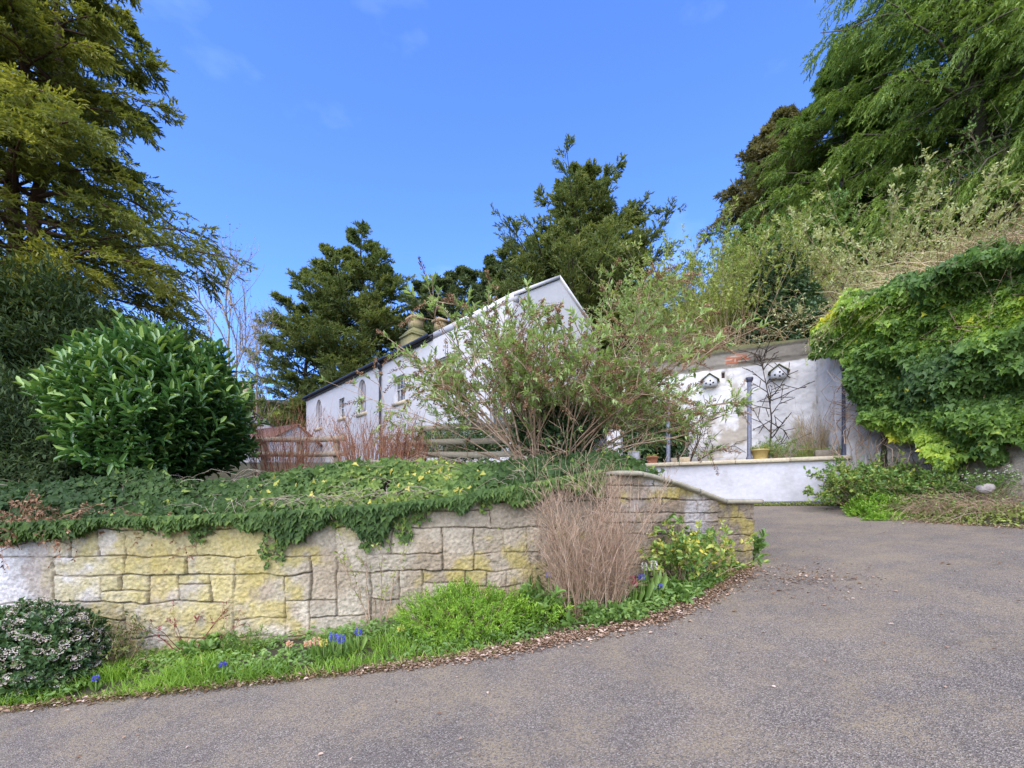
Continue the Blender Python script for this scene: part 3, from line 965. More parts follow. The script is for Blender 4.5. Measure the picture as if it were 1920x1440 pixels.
V = HV([(a, t, z) for z in (ZE - .12, ZE + .06) for (a, t) in ((4.8, -.13), (HL, -.13), (HL, -.012), (4.8, -.012))])
g.add(V, np.array([(3, 2, 1, 0), (4, 5, 6, 7), (0, 1, 5, 4), (1, 2, 6, 5), (2, 3, 7, 6), (3, 0, 4, 7)]))
g.build('gutter', M_GUT, house)
g = G()
tubes(g, np.array([[HPt(9.23, -.2, ZE), HPt(9.23, -.17, ZE - .2), HPt(9.23, -.10, ZE - .35), HPt(9.23, -.10, 6), HPt(9.23, -.10, ZG)]]), .055, 10)
lathe(g, [(0, 0), (.07, 0), (.12, .22), (.12, .28), (0, .28)], HPt(9.23, -.13, ZE - .38), 12)
g.build('downpipe', M_GUT, house)

# ------------------------------------------------------------------ small outbuilding at the far left
def gabled(name, c, ang_, w, l, ze, zr, z0, roofm, label, chim=None):
    o = thing(name, (c[0], c[1], z0), label, 'house')
    cs, sn = math.cos(ang_), math.sin(ang_)
    T = lambda a: np.asarray(a, float) @ np.array([[cs, sn, 0], [-sn, cs, 0], [0, 0, 1]]) + np.array([c[0], c[1], 0])
    x, y = w / 2, l / 2
    V = T([(-x, -y, z0), (x, -y, z0), (x, y, z0), (-x, y, z0), (-x, -y, ze), (x, -y, ze), (x, y, ze), (-x, y, ze), (0, -y, zr), (0, y, zr)])
    G().add(V, [np.array([(1, 2, 6, 5), (3, 0, 4, 7)]), np.array([(0, 1, 5, 8, 4), (2, 3, 7, 9, 6)])], .5, house_col(V)).build('wall', M_REND, o)
    g = G()
    for sg in (-1, 1):
        a = [(0, -y - .15, zr + .02), (0, y + .15, zr + .02), (sg * (x + .2), y + .15, ze - .1), (sg * (x + .2), -y - .15, ze - .1)]
        a = a + [(p[0], p[1], p[2] + .09) for p in a]
        g.add(T(a), np.array([(3, 2, 1, 0), (4, 5, 6, 7), (0, 1, 5, 4), (1, 2, 6, 5), (2, 3, 7, 6), (3, 0, 4, 7)]))
    r = g.build('roof', roofm, o)
    if chim:
        p = T([chim])[0]
        g = G().box((p[0], p[1], p[2]), (.55, .55, 1.6), ang_, .5, (.42, .35, .2)).box((p[0], p[1], p[2] + .85), (.7, .7, .12), ang_, .5, (.3, .27, .2))
        g.build('chimney', M_CHIM, r)
    return o
M_TILE = plain('weathered_red_tile', (.24, .12, .075), .85, .3, 10)
p1 = P(500, 850, 27)
gabled('outbuilding', (p1[0] - .4, 27.5), math.radians(62), 4.2, 6.0, 5.2, 6.5, 2.6, M_TILE, 'low white outbuilding with a reddish tiled roof at the end of the cottage')
p2 = P(470, 800, 30)
gabled('lodge', (p2[0] - .6, 31), math.radians(15), 4.6, 6, 6.7, 8.5, 2.4, M_SLATE, 'white gabled lodge with a small stone chimney half hidden behind the laurel', (0.2, -1.5, 9.1))

# ------------------------------------------------------------------ fences on the bank
M_RAIL = colmat('weathered_board', .85, 30, .2, .6, .004, 70)
def fence(name, pa, pb, rails, npost, label, h=.5):
    """pa, pb: plan ends; rails: list of (z at pa, z at pb)"""
    pa, pb = np.array(pa, float), np.array(pb, float)
    o = thing(name, (*((pa + pb) / 2), min(rails[-1]) - .4), label, 'fence')
    d = (pb - pa) / np.linalg.norm(pb - pa); n = np.array([d[1], -d[0]])
    for za, zb in rails:
        g = G()
        V = []
        for k in range(9):
            t = k / 8
            c = pa + (pb - pa) * t
            z = za + (zb - za) * t + .012 * math.sin(t * 7)
            for o_, w in ((-.014, -.054), (.014, -.054), (.014, .054), (-.014, .054)):
                q2 = c + n * o_
                V.append((q2[0], q2[1], z + w))
        V = np.array(V); ids = np.arange(36).reshape(9, 4)
        q_ = np.stack([ids[:-1], np.roll(ids[:-1], -1, 1), np.roll(ids[1:], -1, 1), ids[1:]], -1).reshape(-1, 4)
        g.add(V, [q_, np.array([[3, 2, 1, 0], [32, 33, 34, 35]])], .5, np.array([.31, .265, .185]) * random.uniform(.85, 1.15))
        g.build('rail', M_RAIL, o)
    for k in range(npost):
        t = .12 + .76 * k / max(1, npost - 1)
        c = pa + (pb - pa) * t - n * .072
        zt = rails[0][0] + (rails[0][1] - rails[0][0]) * t + .02
        zg = float(gz(*c)) - .2
        G().box((c[0], c[1], (zt + zg) / 2), (.1, .1, zt - zg), math.atan2(d[1], d[0]), .5, (.27, .225, .15), .006).build('post', M_RAIL, o)
    return o
A1, A2 = P(765, 806, 8.7), P(990, 795, 8.4)
fence('board_fence', A1[:2], A2[:2], [(A1[2], A2[2]), (A1[2] - .27, A2[2] - .27), (A1[2] - .50, A2[2] - .54)], 2, 'weathered three-rail board fence next to the buddleia on the ivy bank')
B1, B2 = P(470, 826, 9.4), P(650, 822, 9.1)
fence('board_fence', B1[:2], B2[:2], [(B1[2], B2[2]), (B1[2] - .30, B2[2] - .30)], 3, 'lower two-rail board fence between the laurel and the red-stemmed shrubs')
# ------------------------------------------------------------------ plant builders
def conifer(name, label, base, H, prof, nl, lm, bm_, lean=(0, 0), up=.25, droop=.35, twigs=14, subs=5, lv=6, leaf=(.14, .045), hmin=.08, twl=.30,
            hang=0., seed=0, tr=.28, kind='n', trunks=1, group=None, leaders=None, uplow=1., jit=.25, power=1., az_bias=None, flat=.3):
    global rng
    keep = rng; rng = np.random.default_rng(seed + 100)
    base = np.asarray(base, float)
    o = thing(name, base, label, 'tree', group)
    wood = G()
    K = 7
    # leaders: (dx, dy, relative height, weight)
    leaders = leaders or [(0, 0, 1., 1.)]
    Lh = []
    for (dx, dy, rh, wgt) in leaders:
        z = np.linspace(0, 1, 9)
        p = np.stack([base[0] + dx * ss(z * 1.6) + lean[0] * z ** 1.5, base[1] + dy * ss(z * 1.6) + lean[1] * z ** 1.5, base[2] - .3 + z * H * rh], -1)
        p[1:-1, :2] += rng.normal(size=(7, 2)) * .012 * H * .5
        tubes(wood, p[None], (tr * (1 - z * .93) * (.7 if len(leaders) > 1 else 1))[None], 9, .4)
        Lh.append(p)
    wsum = sum(l[3] for l in leaders)
    pos_all, dir_all, tt_all = [], [], []
    for li, (dx, dy, rh, wgt) in enumerate(leaders):
        n = int(nl * wgt / wsum)
        h = hmin + (1 - hmin) * (np.arange(n) + rng.random(n)) / n
        h = np.where(h > .99, .99, h) ** power
        az = np.arange(n) * 2.39996 + rng.normal(size=n) * .5
        if az_bias is not None:
            k = rng.random(n) < az_bias[1]
            az = np.where(k, az_bias[0] + rng.normal(size=n) * .8, az)
        R = prof(h) * (1 + rng.normal(size=n) * jit) * (1 if len(leaders) == 1 else .8)
        R = np.maximum(R, .25)
        zz = np.linspace(0, 1, 9)
        st = np.stack([np.interp(h, zz, Lh[li][:, k]) for k in range(3)], -1)
        t = np.linspace(0, 1, K)[None, :, None]
        out = np.stack([np.cos(az), np.sin(az), 0 * az], -1)[:, None]
        upv = (up * (uplow + (1 - uplow) * np.minimum(1, h / .35)) + rng.normal(size=n) * .12)[:, None, None]
        path = st[:, None] + out * R[:, None, None] * t + np.array([0, 0, 1.]) * (R[:, None, None] * (upv * t * 1.6 - (droop) * t ** 2 * 1.3))
        path = path + rng.normal(size=path.shape) * .02 * R[:, None, None] * t
        tubes(wood, path, (R * .011 + .012)[:, None] * (1 - .8 * np.linspace(0, 1, K))[None], 5, rng.random(n) * .4 + .3)
        # twigs
        tt = rng.random((n, twigs)) ** .8 * .88 + .12
        ii = tt * (K - 1); i0 = np.minimum(ii.astype(int), K - 2); fr = (ii - i0)[..., None]
        a = np.take_along_axis(path, np.repeat(i0[..., None], 3, -1), 1); b_ = np.take_along_axis(path, np.repeat(i0[..., None] + 1, 3, -1), 1)
        tp = a + (b_ - a) * fr; tg = nz(b_ - a)
        side = nz(np.cross(tg, np.array([0, 0, 1.])))
        sg = np.where(rng.random((n, twigs)) < .5, -1., 1.)[..., None]
        td = nz(tg * (.8 + .4 * rng.random((n, twigs, 1))) + side * sg * (.3 + .9 * rng.random((n, twigs, 1))) + np.array([0, 0, 1.]) * (rng.normal(size=(n, twigs, 1)) * flat + .08 - hang))
        tl = (R[:, None] * twl * (1.15 - .65 * tt) * (.6 + .8 * rng.random((n, twigs))) + .18)[..., None]
        # sub-twigs
        u = (np.arange(subs) + rng.random((n, twigs, subs))) / subs
        sp = tp[:, :, None] + td[:, :, None] * (tl[:, :, None] * u[..., None]) - np.array([0, 0, 1.]) * (hang * .5 + .12) * (tl[:, :, None] * u[..., None] ** 2)
        s2 = np.where(rng.random((n, twigs, subs)) < .5, -1., 1.)[..., None]
        sd2 = nz(td[:, :, None] + nz(np.cross(td, np.array([0, 0, 1.])))[:, :, None] * s2 * (.2 + .8 * rng.random((n, twigs, subs, 1))) + np.array([0, 0, 1.]) * (rng.normal(size=(n, twigs, subs, 1)) * .25 - hang))
        sl_ = (.55 * tl[:, :, None] * (1.1 - .7 * u[..., None]) + .06)
        w = (np.arange(lv) + rng.random((n, twigs, subs, lv))) / lv
        lp = sp[..., None, :] + sd2[..., None, :] * (sl_[..., None, :] * w[..., None]) - np.array([0, 0, 1.]) * hang * .6 * (sl_[..., None, :] * w[..., None] ** 2)
        ld = nz(sd2[..., None, :] + rng.normal(size=lp.shape) * .42 - np.array([0, 0, 1.]) * hang * .5)
        pos_all.append(lp.reshape(-1, 3)); dir_all.append(ld.reshape(-1, 3))
        # tips of the twigs are the younger, lighter growth
        tone = (.30 * rng.random((n, 1, 1, 1)) + .25 * rng.random((n, twigs, 1, 1)) + .25 * (tt[:, :, None, None] * .5 + u[..., None] * .5) + .2 * rng.random(lp.shape[:-1]))
        tt_all.append(tone.ravel())
    pos, dr_, tn = np.concatenate(pos_all), np.concatenate(dir_all), np.concatenate(tt_all)
    nrm = nz(rng.normal(size=pos.shape) * .6 + np.array([0, 0, 1.]))
    g = G()
    sc = .7 + .6 * rng.random(len(pos))
    leaves(g, pos, dr_, nrm, leaf[0] * sc, leaf[1] * sc, kind, np.clip(tn, 0, 1))
    wood.build('trunk', bm_, o)
    g.build('crown', lm, o)
    rng = keep
    return o

def shrub(name, label, cat, base, h, n=30, spread=.5, curve=.3, droop=0., r0=.010, nsub=5, sublen=.3, nlv=0, leaf=(.05, .02), kind='d', sm=None, lm=None,
          rb=(.12, .12), seed=0, group=None, lean=(0, 0), hv=.3, st=(.3, 1.), lt=(.1, 1.), wig=.03, subspread=.8, stemleaf=0, tips=False, sides=4, tmul=1., sub2=0, up=.3, tclump=0.):
    global rng
    keep = rng; rng = np.random.default_rng(seed + 500)
    base = np.asarray(base, float)
    o = thing(name, base, label, cat, group)
    K = 8
    az = rng.random(n) * 6.2832
    rr = np.sqrt(rng.random(n))
    b0 = base + np.stack([np.cos(az) * rr * rb[0], np.sin(az) * rr * rb[1], 0 * az - .03], -1)
    az2 = az + rng.normal(size=n) * .5
    tilt = np.abs(rng.normal(size=n)) * spread * .6 + rr * spread * .5
    L = h * (1 - hv * rng.random(n) - .25 * hv * np.abs(rng.normal(size=n)))
    out = np.stack([np.cos(az2), np.sin(az2), 0 * az], -1)
    d0 = nz(np.stack([np.cos(az2) * np.sin(tilt) + lean[0], np.sin(az2) * np.sin(tilt) + lean[1], np.cos(tilt)], -1))
    t = np.linspace(0, 1, K)[None, :, None]
    Lb = L[:, None, None]
    path = b0[:, None] + d0[:, None] * Lb * t + out[:, None] * Lb * t ** 2 * curve * (.3 + rng.random((n, 1, 1))) - np.array([0, 0, 1.]) * Lb * t ** 2.2 * droop * (.2 + 1.2 * rng.random((n, 1, 1)))
    wob = np.cumsum(rng.normal(size=path.shape) * wig, axis=1) * Lb * t
    path = path + wob
    wood = G()
    tubes(wood, path, (r0 * (.6 + .6 * rng.random(n)))[:, None] * (1 - .82 * np.linspace(0, 1, K))[None], sides, rng.random(n))
    lp, ld, lt_ = [], [], []
    tipsP = [path[:, -1]]; tipsD = [nz(path[:, -1] - path[:, -2])]
    def along(pth, m, lo, hi):
        N, KK, _ = pth.shape
        tt = lo + (hi - lo) * rng.random((N, m))
        ii = tt * (KK - 1); i0 = np.minimum(ii.astype(int), KK - 2); fr = (ii - i0)[..., None]
        a = np.take_along_axis(pth, np.repeat(i0[..., None], 3, -1), 1); b_ = np.take_along_axis(pth, np.repeat(i0[..., None] + 1, 3, -1), 1)
        return (a + (b_ - a) * fr), nz(b_ - a), tt
    def addl(pth, m, lo, hi, base_t):
        p_, g_, tt = along(pth, m, lo, hi)
        lp.append(p_.reshape(-1, 3)); ld.append(nz(g_ * .7 + rvec(*g_.shape[:2]) * .8).reshape(-1, 3)); lt_.append((base_t[:, None] * .5 + .5 * rng.random((len(pth), m))).ravel())
    if stemleaf: addl(path, stemleaf, *lt, rng.random(n))
    cur = path
    if nsub:
        p_, g_, tt = along(path, nsub, *st)
        N = n * nsub
        p_, g_, tt = p_.reshape(N, 3), g_.reshape(N, 3), tt.ravel()
        sdr = nz(g_ + rvec(N) * subspread + np.array([0, 0, up]))
        sl_ = sublen * (1.25 - .7 * tt) * (.5 + .8 * rng.random(N))
        k2 = np.linspace(0, 1, 5)[None, :, None]
        sub = p_[:, None] + sdr[:, None] * sl_[:, None, None] * k2 - np.array([0, 0, 1.]) * (droop * .6) * sl_[:, None, None] * k2 ** 2
        sub = sub + np.cumsum(rng.normal(size=sub.shape) * wig * 1.5, axis=1) * sl_[:, None, None] * k2
        tubes(wood, sub, (r0 * .42)* (1 - .7 * np.linspace(0, 1, 5))[None] * np.ones((N, 1)), 3, rng.random(N))
        tipsP.append(sub[:, -1]); tipsD.append(nz(sub[:, -1] - sub[:, -2]))
        if nlv: addl(sub, nlv, *lt, rng.random(N))
        if sub2:
            p_, g_, tt = along(sub, sub2, .2, 1)
            N2 = N * sub2
            p_, g_ = p_.reshape(N2, 3), g_.reshape(N2, 3)
            sdr = nz(g_ + rvec(N2) * subspread)
            sl2 = sublen * .45 * (.4 + .8 * rng.random(N2))
            k3 = np.linspace(0, 1, 4)[None, :, None]
            sb2 = p_[:, None] + sdr[:, None] * sl2[:, None, None] * k3
            tubes(wood, sb2, np.full((N2, 4), r0 * .25), 3, rng.random(N2))
            tipsP.append(sb2[:, -1]); tipsD.append(sdr)
            if nlv: addl(sb2, nlv, *lt, rng.random(N2))
    wood.build('stems', sm, o)
    if lp and lm:
        g = G()
        pos = np.concatenate(lp); d_ = np.concatenate(ld); tn = np.concatenate(lt_)
        if tclump:
            tn = np.clip(tn + tclump * (fbm(pos * 1.6, seed, 3) - .5) * 2, 0, 1)
        sc = .6 + .7 * rng.random(len(pos))
        leaves(g, pos, d_, nz(rvec(len(pos)) + np.array([0, 0, .8])), leaf[0] * sc, leaf[1] * sc, kind, np.clip(tn * tmul, 0, 1))
        g.build('foliage', lm, o)
    rng = keep
    if tips:
        return o, np.concatenate(tipsP), np.concatenate(tipsD)
    return o

def bush(name, label, cat, c, rad, nshoot, per, leaf, lm, sm, seed=0, kind='d', upb=.5, lump=.3, lsc=1.2, shootlen=.3, zmin=None, group=None, inner=.3, tint=None, part='foliage', into=None, shell=.0, stems=14, tn_n=.5):
    global rng
    keep = rng; rng = np.random.default_rng(seed + 900)
    c = np.asarray(c, float); rad = np.asarray(rad, float)
    u = rvec(nshoot)
    k = 1 + lump * 2 * (fbm(u * lsc * 1.5 + seed, seed, 3) - .5)
    dep = np.where(rng.random(nshoot) < inner, .45 + .45 * rng.random(nshoot), .93 + .12 * rng.random(nshoot))
    p = c + u * rad * (k * dep)[:, None]
    if zmin is not None:
        zm = zmin if np.isscalar(zmin) else zmin(p)
        m = p[:, 2] > zm
        p, u = p[m], u[m]
    n = len(p)
    nrm = nz(u / rad)
    d = nz(nrm * .9 + np.array([0, 0, 1.]) * upb * (.5 + rng.random((n, 1))) + rvec(n) * .45)
    L = shootlen * (.5 + .9 * rng.random(n))
    w = (np.arange(per) + rng.random((n, per))) / per
    base = p[:, None] - d[:, None] * (L[:, None, None] * .6) + d[:, None] * (L[:, None] * w)[..., None]
    ph = rng.random((n, 1)) * 6.28 + np.arange(per) * 2.4
    a = nz(np.cross(d, np.array([.3, .2, 1.]))); b_ = np.cross(d, a)
    rad_d = np.cos(ph)[..., None] * a[:, None] + np.sin(ph)[..., None] * b_[:, None]
    ld = nz(d[:, None] * (.35 + .8 * w[..., None]) + rad_d * .8 + rng.normal(size=rad_d.shape) * .15)
    ln = nz(d[:, None] * .9 - rad_d * .5 + np.array([0, 0, .35]))
    if tint is not None: tn = tint(base.reshape(-1, 3), np.repeat(rng.random(n), per), w.ravel())
    else: tn = np.clip(tn_n * rng.random((n, 1)) + (1 - tn_n) * rng.random((n, per)), 0, 1).ravel()
    sc = .65 + .6 * rng.random(n * per)
    g = G()
    leaves(g, base.reshape(-1, 3), ld.reshape(-1, 3), ln.reshape(-1, 3), leaf[0] * sc, leaf[1] * sc, kind, tn)
    o = into or thing(name, c - (0, 0, rad[2]), label, cat, group)
    g.build(part, lm, o)
    if stems and sm:
        wg = G()
        q = p[rng.integers(0, n, stems * 8)]
        t = np.linspace(0, 1, 6)[None, :, None]
        b0 = c - np.array([0, 0, rad[2] * .95]) + rng.normal(size=(len(q), 3)) * np.array([.12, .12, 0]) * rad
        path = b0[:, None] * (1 - t) + q[:, None] * t + np.array([0, 0, 1.]) * rad[2] * .25 * (t * (1 - t))
        tubes(wg, path, .018 * max(.3, rad[2]) * (1 - .75 * np.linspace(0, 1, 6))[None] * np.ones((len(q), 1)), 4, rng.random(len(q)))
        wg.build('stems', sm, o)
    rng = keep
    return o

# ------------------------------------------------------------------ plant materials
L_UND = leafmat('dark_evergreen_needles', [(0, (.016, .030, .011)), (.6, (.035, .058, .018)), (1, (.075, .10, .028))], .65, .25, .2)  # dark green needles of the undergrowth shrubs
B_RED = barkmat('reddish_bark', [(0, (.07, .04, .025)), (1, (.13, .075, .045))])
B_GREY = barkmat('grey_bark', [(0, (.085, .07, .05)), (1, (.16, .135, .095))])
B_DARK = barkmat('dark_bark', [(0, (.05, .037, .026)), (1, (.09, .068, .045))])
B_TWIG = barkmat('brown_twig', [(0, (.25, .16, .095)), (.6, (.45, .31, .195)), (1, (.58, .43, .29))])
B_TAN = barkmat('tan_stalk', [(0, (.26, .185, .09)), (.6, (.40, .30, .16)), (1, (.52, .42, .25))])
B_DOG = barkmat('red_dogwood_stem', [(0, (.22, .09, .05)), (.6, (.36, .16, .09)), (1, (.45, .26, .15))])
B_GRN = barkmat('green_stem', [(0, (.09, .11, .03)), (1, (.20, .19, .07))])
B_PALE = barkmat('pale_stem', [(0, (.28, .22, .15)), (1, (.42, .35, .25))])
L_HEM = leafmat('olive_conifer_spray', [(0, (.055, .074, .018)), (.35, (.105, .122, .024)), (.65, (.19, .19, .032)), (1, (.33, .30, .045))], .55, .42)
L_YEW = leafmat('yew_needles', [(0, (.052, .076, .030)), (.4, (.096, .124, .040)), (.75, (.160, .178, .050)), (1, (.27, .26, .07))], .6, .38)
L_DKY = leafmat('dark_conifer_needles', [(0, (.042, .064, .030)), (.5, (.080, .108, .044)), (1, (.16, .18, .065))], .6, .32)
L_THU = leafmat('bright_conifer_spray', [(0, (.060, .088, .022)), (.4, (.120, .175, .034)), (.75, (.20, .27, .050)), (1, (.33, .39, .085))], .55, .42)
L_BRN = leafmat('brown_conifer_spray', [(0, (.075, .070, .035)), (.5, (.135, .122, .055)), (1, (.23, .20, .095))], .6, .38)
L_LAU = leafmat('laurel_leaf', [(0, (.026, .062, .018)), (.5, (.048, .112, .028)), (.85, (.105, .19, .045)), (1, (.22, .31, .075))], .28, .22, .5)
L_IVY = leafmat('ivy_leaf', [(0, (.032, .060, .018)), (.45, (.068, .115, .028)), (.7, (.135, .19, .042)), (.9, (.26, .29, .060)), (1, (.42, .37, .08))], .6, .35, .2)
L_IVB = leafmat('bright_ivy_leaf', [(0, (.050, .092, .024)), (.35, (.095, .165, .034)), (.6, (.19, .285, .044)), (.85, (.33, .41, .055)), (1, (.52, .48, .055))], .5, .38, .32)
L_IVD = leafmat('dark_ivy_leaf', [(0, (.024, .048, .020)), (.6, (.048, .088, .030)), (1, (.10, .15, .05))], .38, .2, .45)
L_GRN = leafmat('fresh_green_leaf', [(0, (.062, .115, .026)), (.5, (.118, .20, .045)), (1, (.24, .33, .085))], .45, .35)
L_BUD = leafmat('buddleia_leaf', [(0, (.13, .18, .065)), (.5, (.23, .31, .10)), (1, (.36, .44, .18))], .6, .35)
L_WIL = leafmat('yellow_green_leaf', [(0, (.11, .13, .03)), (.5, (.20, .24, .05)), (1, (.34, .38, .10))], .55, .35)
L_PAL = leafmat('pale_spring_leaf', [(0, (.20, .20, .09)), (.5, (.30, .32, .13)), (1, (.42, .44, .22))], .6, .35, .2)
L_GRS = leafmat('grass_blade', [(0, (.075, .135, .018)), (.5, (.150, .260, .030)), (.85, (.25, .37, .050)), (1, (.40, .38, .12))], .5, .4, .3)
L_DRY = leafmat('dry_grass_blade', [(0, (.30, .22, .115)), (.5, (.44, .34, .19)), (1, (.58, .49, .31))], .8, .25, .2)
L_JUN = leafmat('lime_green_spray', [(0, (.075, .145, .016)), (.5, (.150, .270, .028)), (1, (.28, .40, .050))], .5, .3, .3)
L_VAR = leafmat('yellow_edged_leaf', [(0, (.05, .11, .025)), (.4, (.12, .20, .04)), (.7, (.30, .33, .07)), (1, (.55, .46, .09))], .4, .25)
L_VIB = leafmat('viburnum_leaf', [(0, (.030, .062, .022)), (.6, (.060, .110, .034)), (1, (.12, .18, .05))], .4, .2)
L_LIT = leafmat('fallen_leaf', [(0, (.10, .058, .034)), (.4, (.20, .125, .075)), (.8, (.31, .215, .145)), (1, (.46, .36, .28))], .8, .1, .2)
L_SEED = leafmat('brown_seed_head', [(0, (.12, .066, .038)), (.6, (.21, .125, .07)), (1, (.33, .225, .13))], .85, .1, .1)
L_BLUE = leafmat('blue_petal', [(0, (.07, .08, .42)), (1, (.20, .20, .72))], .5, .3)
L_PINK = leafmat('pink_petal', [(0, (.55, .05, .14)), (1, (.75, .16, .26))], .5, .3)
L_PEACH = leafmat('peach_petal', [(0, (.75, .36, .26)), (1, (.85, .62, .42))], .5, .3)
L_WHT = leafmat('white_petal', [(0, (.55, .50, .44)), (1, (.80, .77, .70))], .6, .2)
L_VPK = leafmat('pinkish_white_petal', [(0, (.42, .30, .24)), (.5, (.66, .56, .47)), (1, (.78, .71, .62))], .6, .2)
L_YEL = leafmat('yellow_petal', [(0, (.65, .55, .08)), (1, (.80, .74, .30))], .5, .3)
# ------------------------------------------------------------------ large trees
def pw(*pts):
    p = np.array(pts, float)
    return lambda h: np.interp(h, p[:, 0], p[:, 1])
def base_at(px, Y, z=None):
    X = (px - HX) / F * Y
    return np.array([X, Y, float(gz(X, Y)) if z is None else z])

b0 = base_at(20, 13.5)
conifer('hemlock_tree', 'huge olive-green conifer with reddish trunks towering over the laurel', b0, 24, pw((0, 4.0), (.18, 4.9), (.27, 5.2), (.335, 6.0), (.39, 4.9), (.45, 3.6), (.6, 2.4), (.8, 1.6), (1, .3)),
        330, L_HEM, B_RED, up=.16, droop=.28, twigs=22, subs=6, lv=11, leaf=(.125, .034), seed=1, tr=.34, hmin=.10, hang=.12, leaders=[(0, 0, 1, 1), (.9, .5, .9, .5), (-1.2, .3, .85, .4)], twl=.26, jit=.18, power=1.05, flat=.2)
b0 = base_at(648, 37)
conifer('yew_tree', 'broad dark yew with ragged top directly behind the cottage roof', b0, 24.4 - b0[2], pw((0, 5.6), (.25, 6.0), (.5, 5.2), (.75, 3.6), (.9, 2.2), (1, .8)),
        330, L_YEW, B_DARK, up=.42, droop=.22, twigs=20, subs=6, lv=8, leaf=(.23, .055), seed=2, tr=.5, hmin=.05, twl=.26, leaders=[(0, 0, .93, 1), (1.3, 0, 1.0, .9), (-1.9, .5, .86, .8), (3.0, 0, .86, .7), (-3.2, 0, .7, .6), (4.2, .3, .68, .5)], jit=.22)
b0 = base_at(1092, 30)
conifer('yew_tree', 'tall tapering yew rising highest behind the gable of the cottage', b0, 24.0 - b0[2], pw((0, 5.3), (.3, 5.2), (.5, 4.3), (.7, 2.9), (.88, 1.7), (1, .5)),
        300, L_YEW, B_DARK, up=.50, droop=.12, twigs=20, subs=6, lv=8, leaf=(.19, .048), seed=3, tr=.42, hmin=.02, twl=.24, leaders=[(0, 0, 1., 1), (1.6, 0, .80, .6), (-1.7, 0, .72, .6), (3.0, .2, .62, .5)], jit=.25)
b0 = base_at(950, 33)
conifer('dark_conifer', 'short dark conifer with two points left of the tall yew', b0, 18.8 + 2.2 - b0[2], pw((0, 2.2), (.5, 1.9), (.8, 1.0), (1, .2)),
        170, L_DKY, B_DARK, up=.5, droop=.1, twigs=16, subs=5, lv=5, leaf=(.22, .06), seed=4, tr=.3, leaders=[(.2, 0, 1, 1), (-1.2, 0, .93, .9)])
b0 = base_at(835, 36)
conifer('dark_conifer', 'rounded dark conifer above the chimney of the cottage', b0, 20.8 - b0[2], pw((0, 3.0), (.5, 3.0), (.8, 2.2), (1, .6)),
        200, L_DKY, B_DARK, up=.35, droop=.15, twigs=18, subs=5, lv=5, leaf=(.24, .065), seed=5, tr=.35, leaders=[(0, 0, .97, 1), (1.5, 0, 1, 1), (-1.8, 0, .93, .8)])
# the mass of cypresses on the right hillside
b0 = base_at(1865, 17) - (0, 0, 3.2)
conifer('cypress_tree', 'enormous bright green cypress with hanging sprays above the brambles', b0, 25, pw((0, 5.6), (.3, 6.0), (.6, 5.0), (.8, 3.2), (1, .5)),
        430, L_THU, B_GREY, up=.30, droop=.28, twigs=24, subs=6, lv=11, leaf=(.125, .028), seed=6, uplow=-.3, tr=.5, hmin=.03, hang=.45, leaders=[(0, 0, 1, 1), (-2.2, -.6, .93, .7), (2.2, -.5, .95, .6)], twl=.25, jit=.2)
b0 = base_at(1585, 21) - (0, 0, 2)
conifer('cypress_tree', 'bright green cypress with feathery skirt behind the pale brambles', b0, 12.5, pw((0, 3.6), (.25, 3.9), (.6, 3.2), (.85, 1.7), (1, .3)),
        280, L_THU, B_GREY, up=.28, droop=.3, twigs=22, subs=6, lv=10, leaf=(.13, .030), seed=7, uplow=-.3, tr=.34, hmin=.03, hang=.45, twl=.27, jit=.2, leaders=[(0, 0, 1, 1), (1.6, .4, .95, .6)])
b0 = base_at(1470, 25)
conifer('cypress_tree', 'smaller brownish cypress at the sky end of the hillside trees', b0, 23.8 - b0[2], pw((0, 3.2), (.3, 3.0), (.6, 2.2), (.85, 1.1), (1, .3)),
        190, L_BRN, B_GREY, up=.35, droop=.22, twigs=20, subs=5, lv=6, leaf=(.2, .052), seed=8, tr=.34, hmin=.02, hang=.15, twl=.27, jit=.2, leaders=[(0, 0, 1, 1), (-1.0, 0, .85, .7)])
b0 = base_at(2090, 14.5) - (0, 0, 2.5)
conifer('cypress_tree', 'dark green cypress at the edge of the hillside above the ivy', b0, 19, pw((0, 4.0), (.3, 5.0), (.7, 4.2), (1, .6)),
        300, L_THU, B_GREY, up=.25, droop=.3, twigs=20, subs=6, lv=10, leaf=(.12, .028), seed=9, uplow=-.3, tr=.4, hmin=.03, hang=.45, twl=.26)

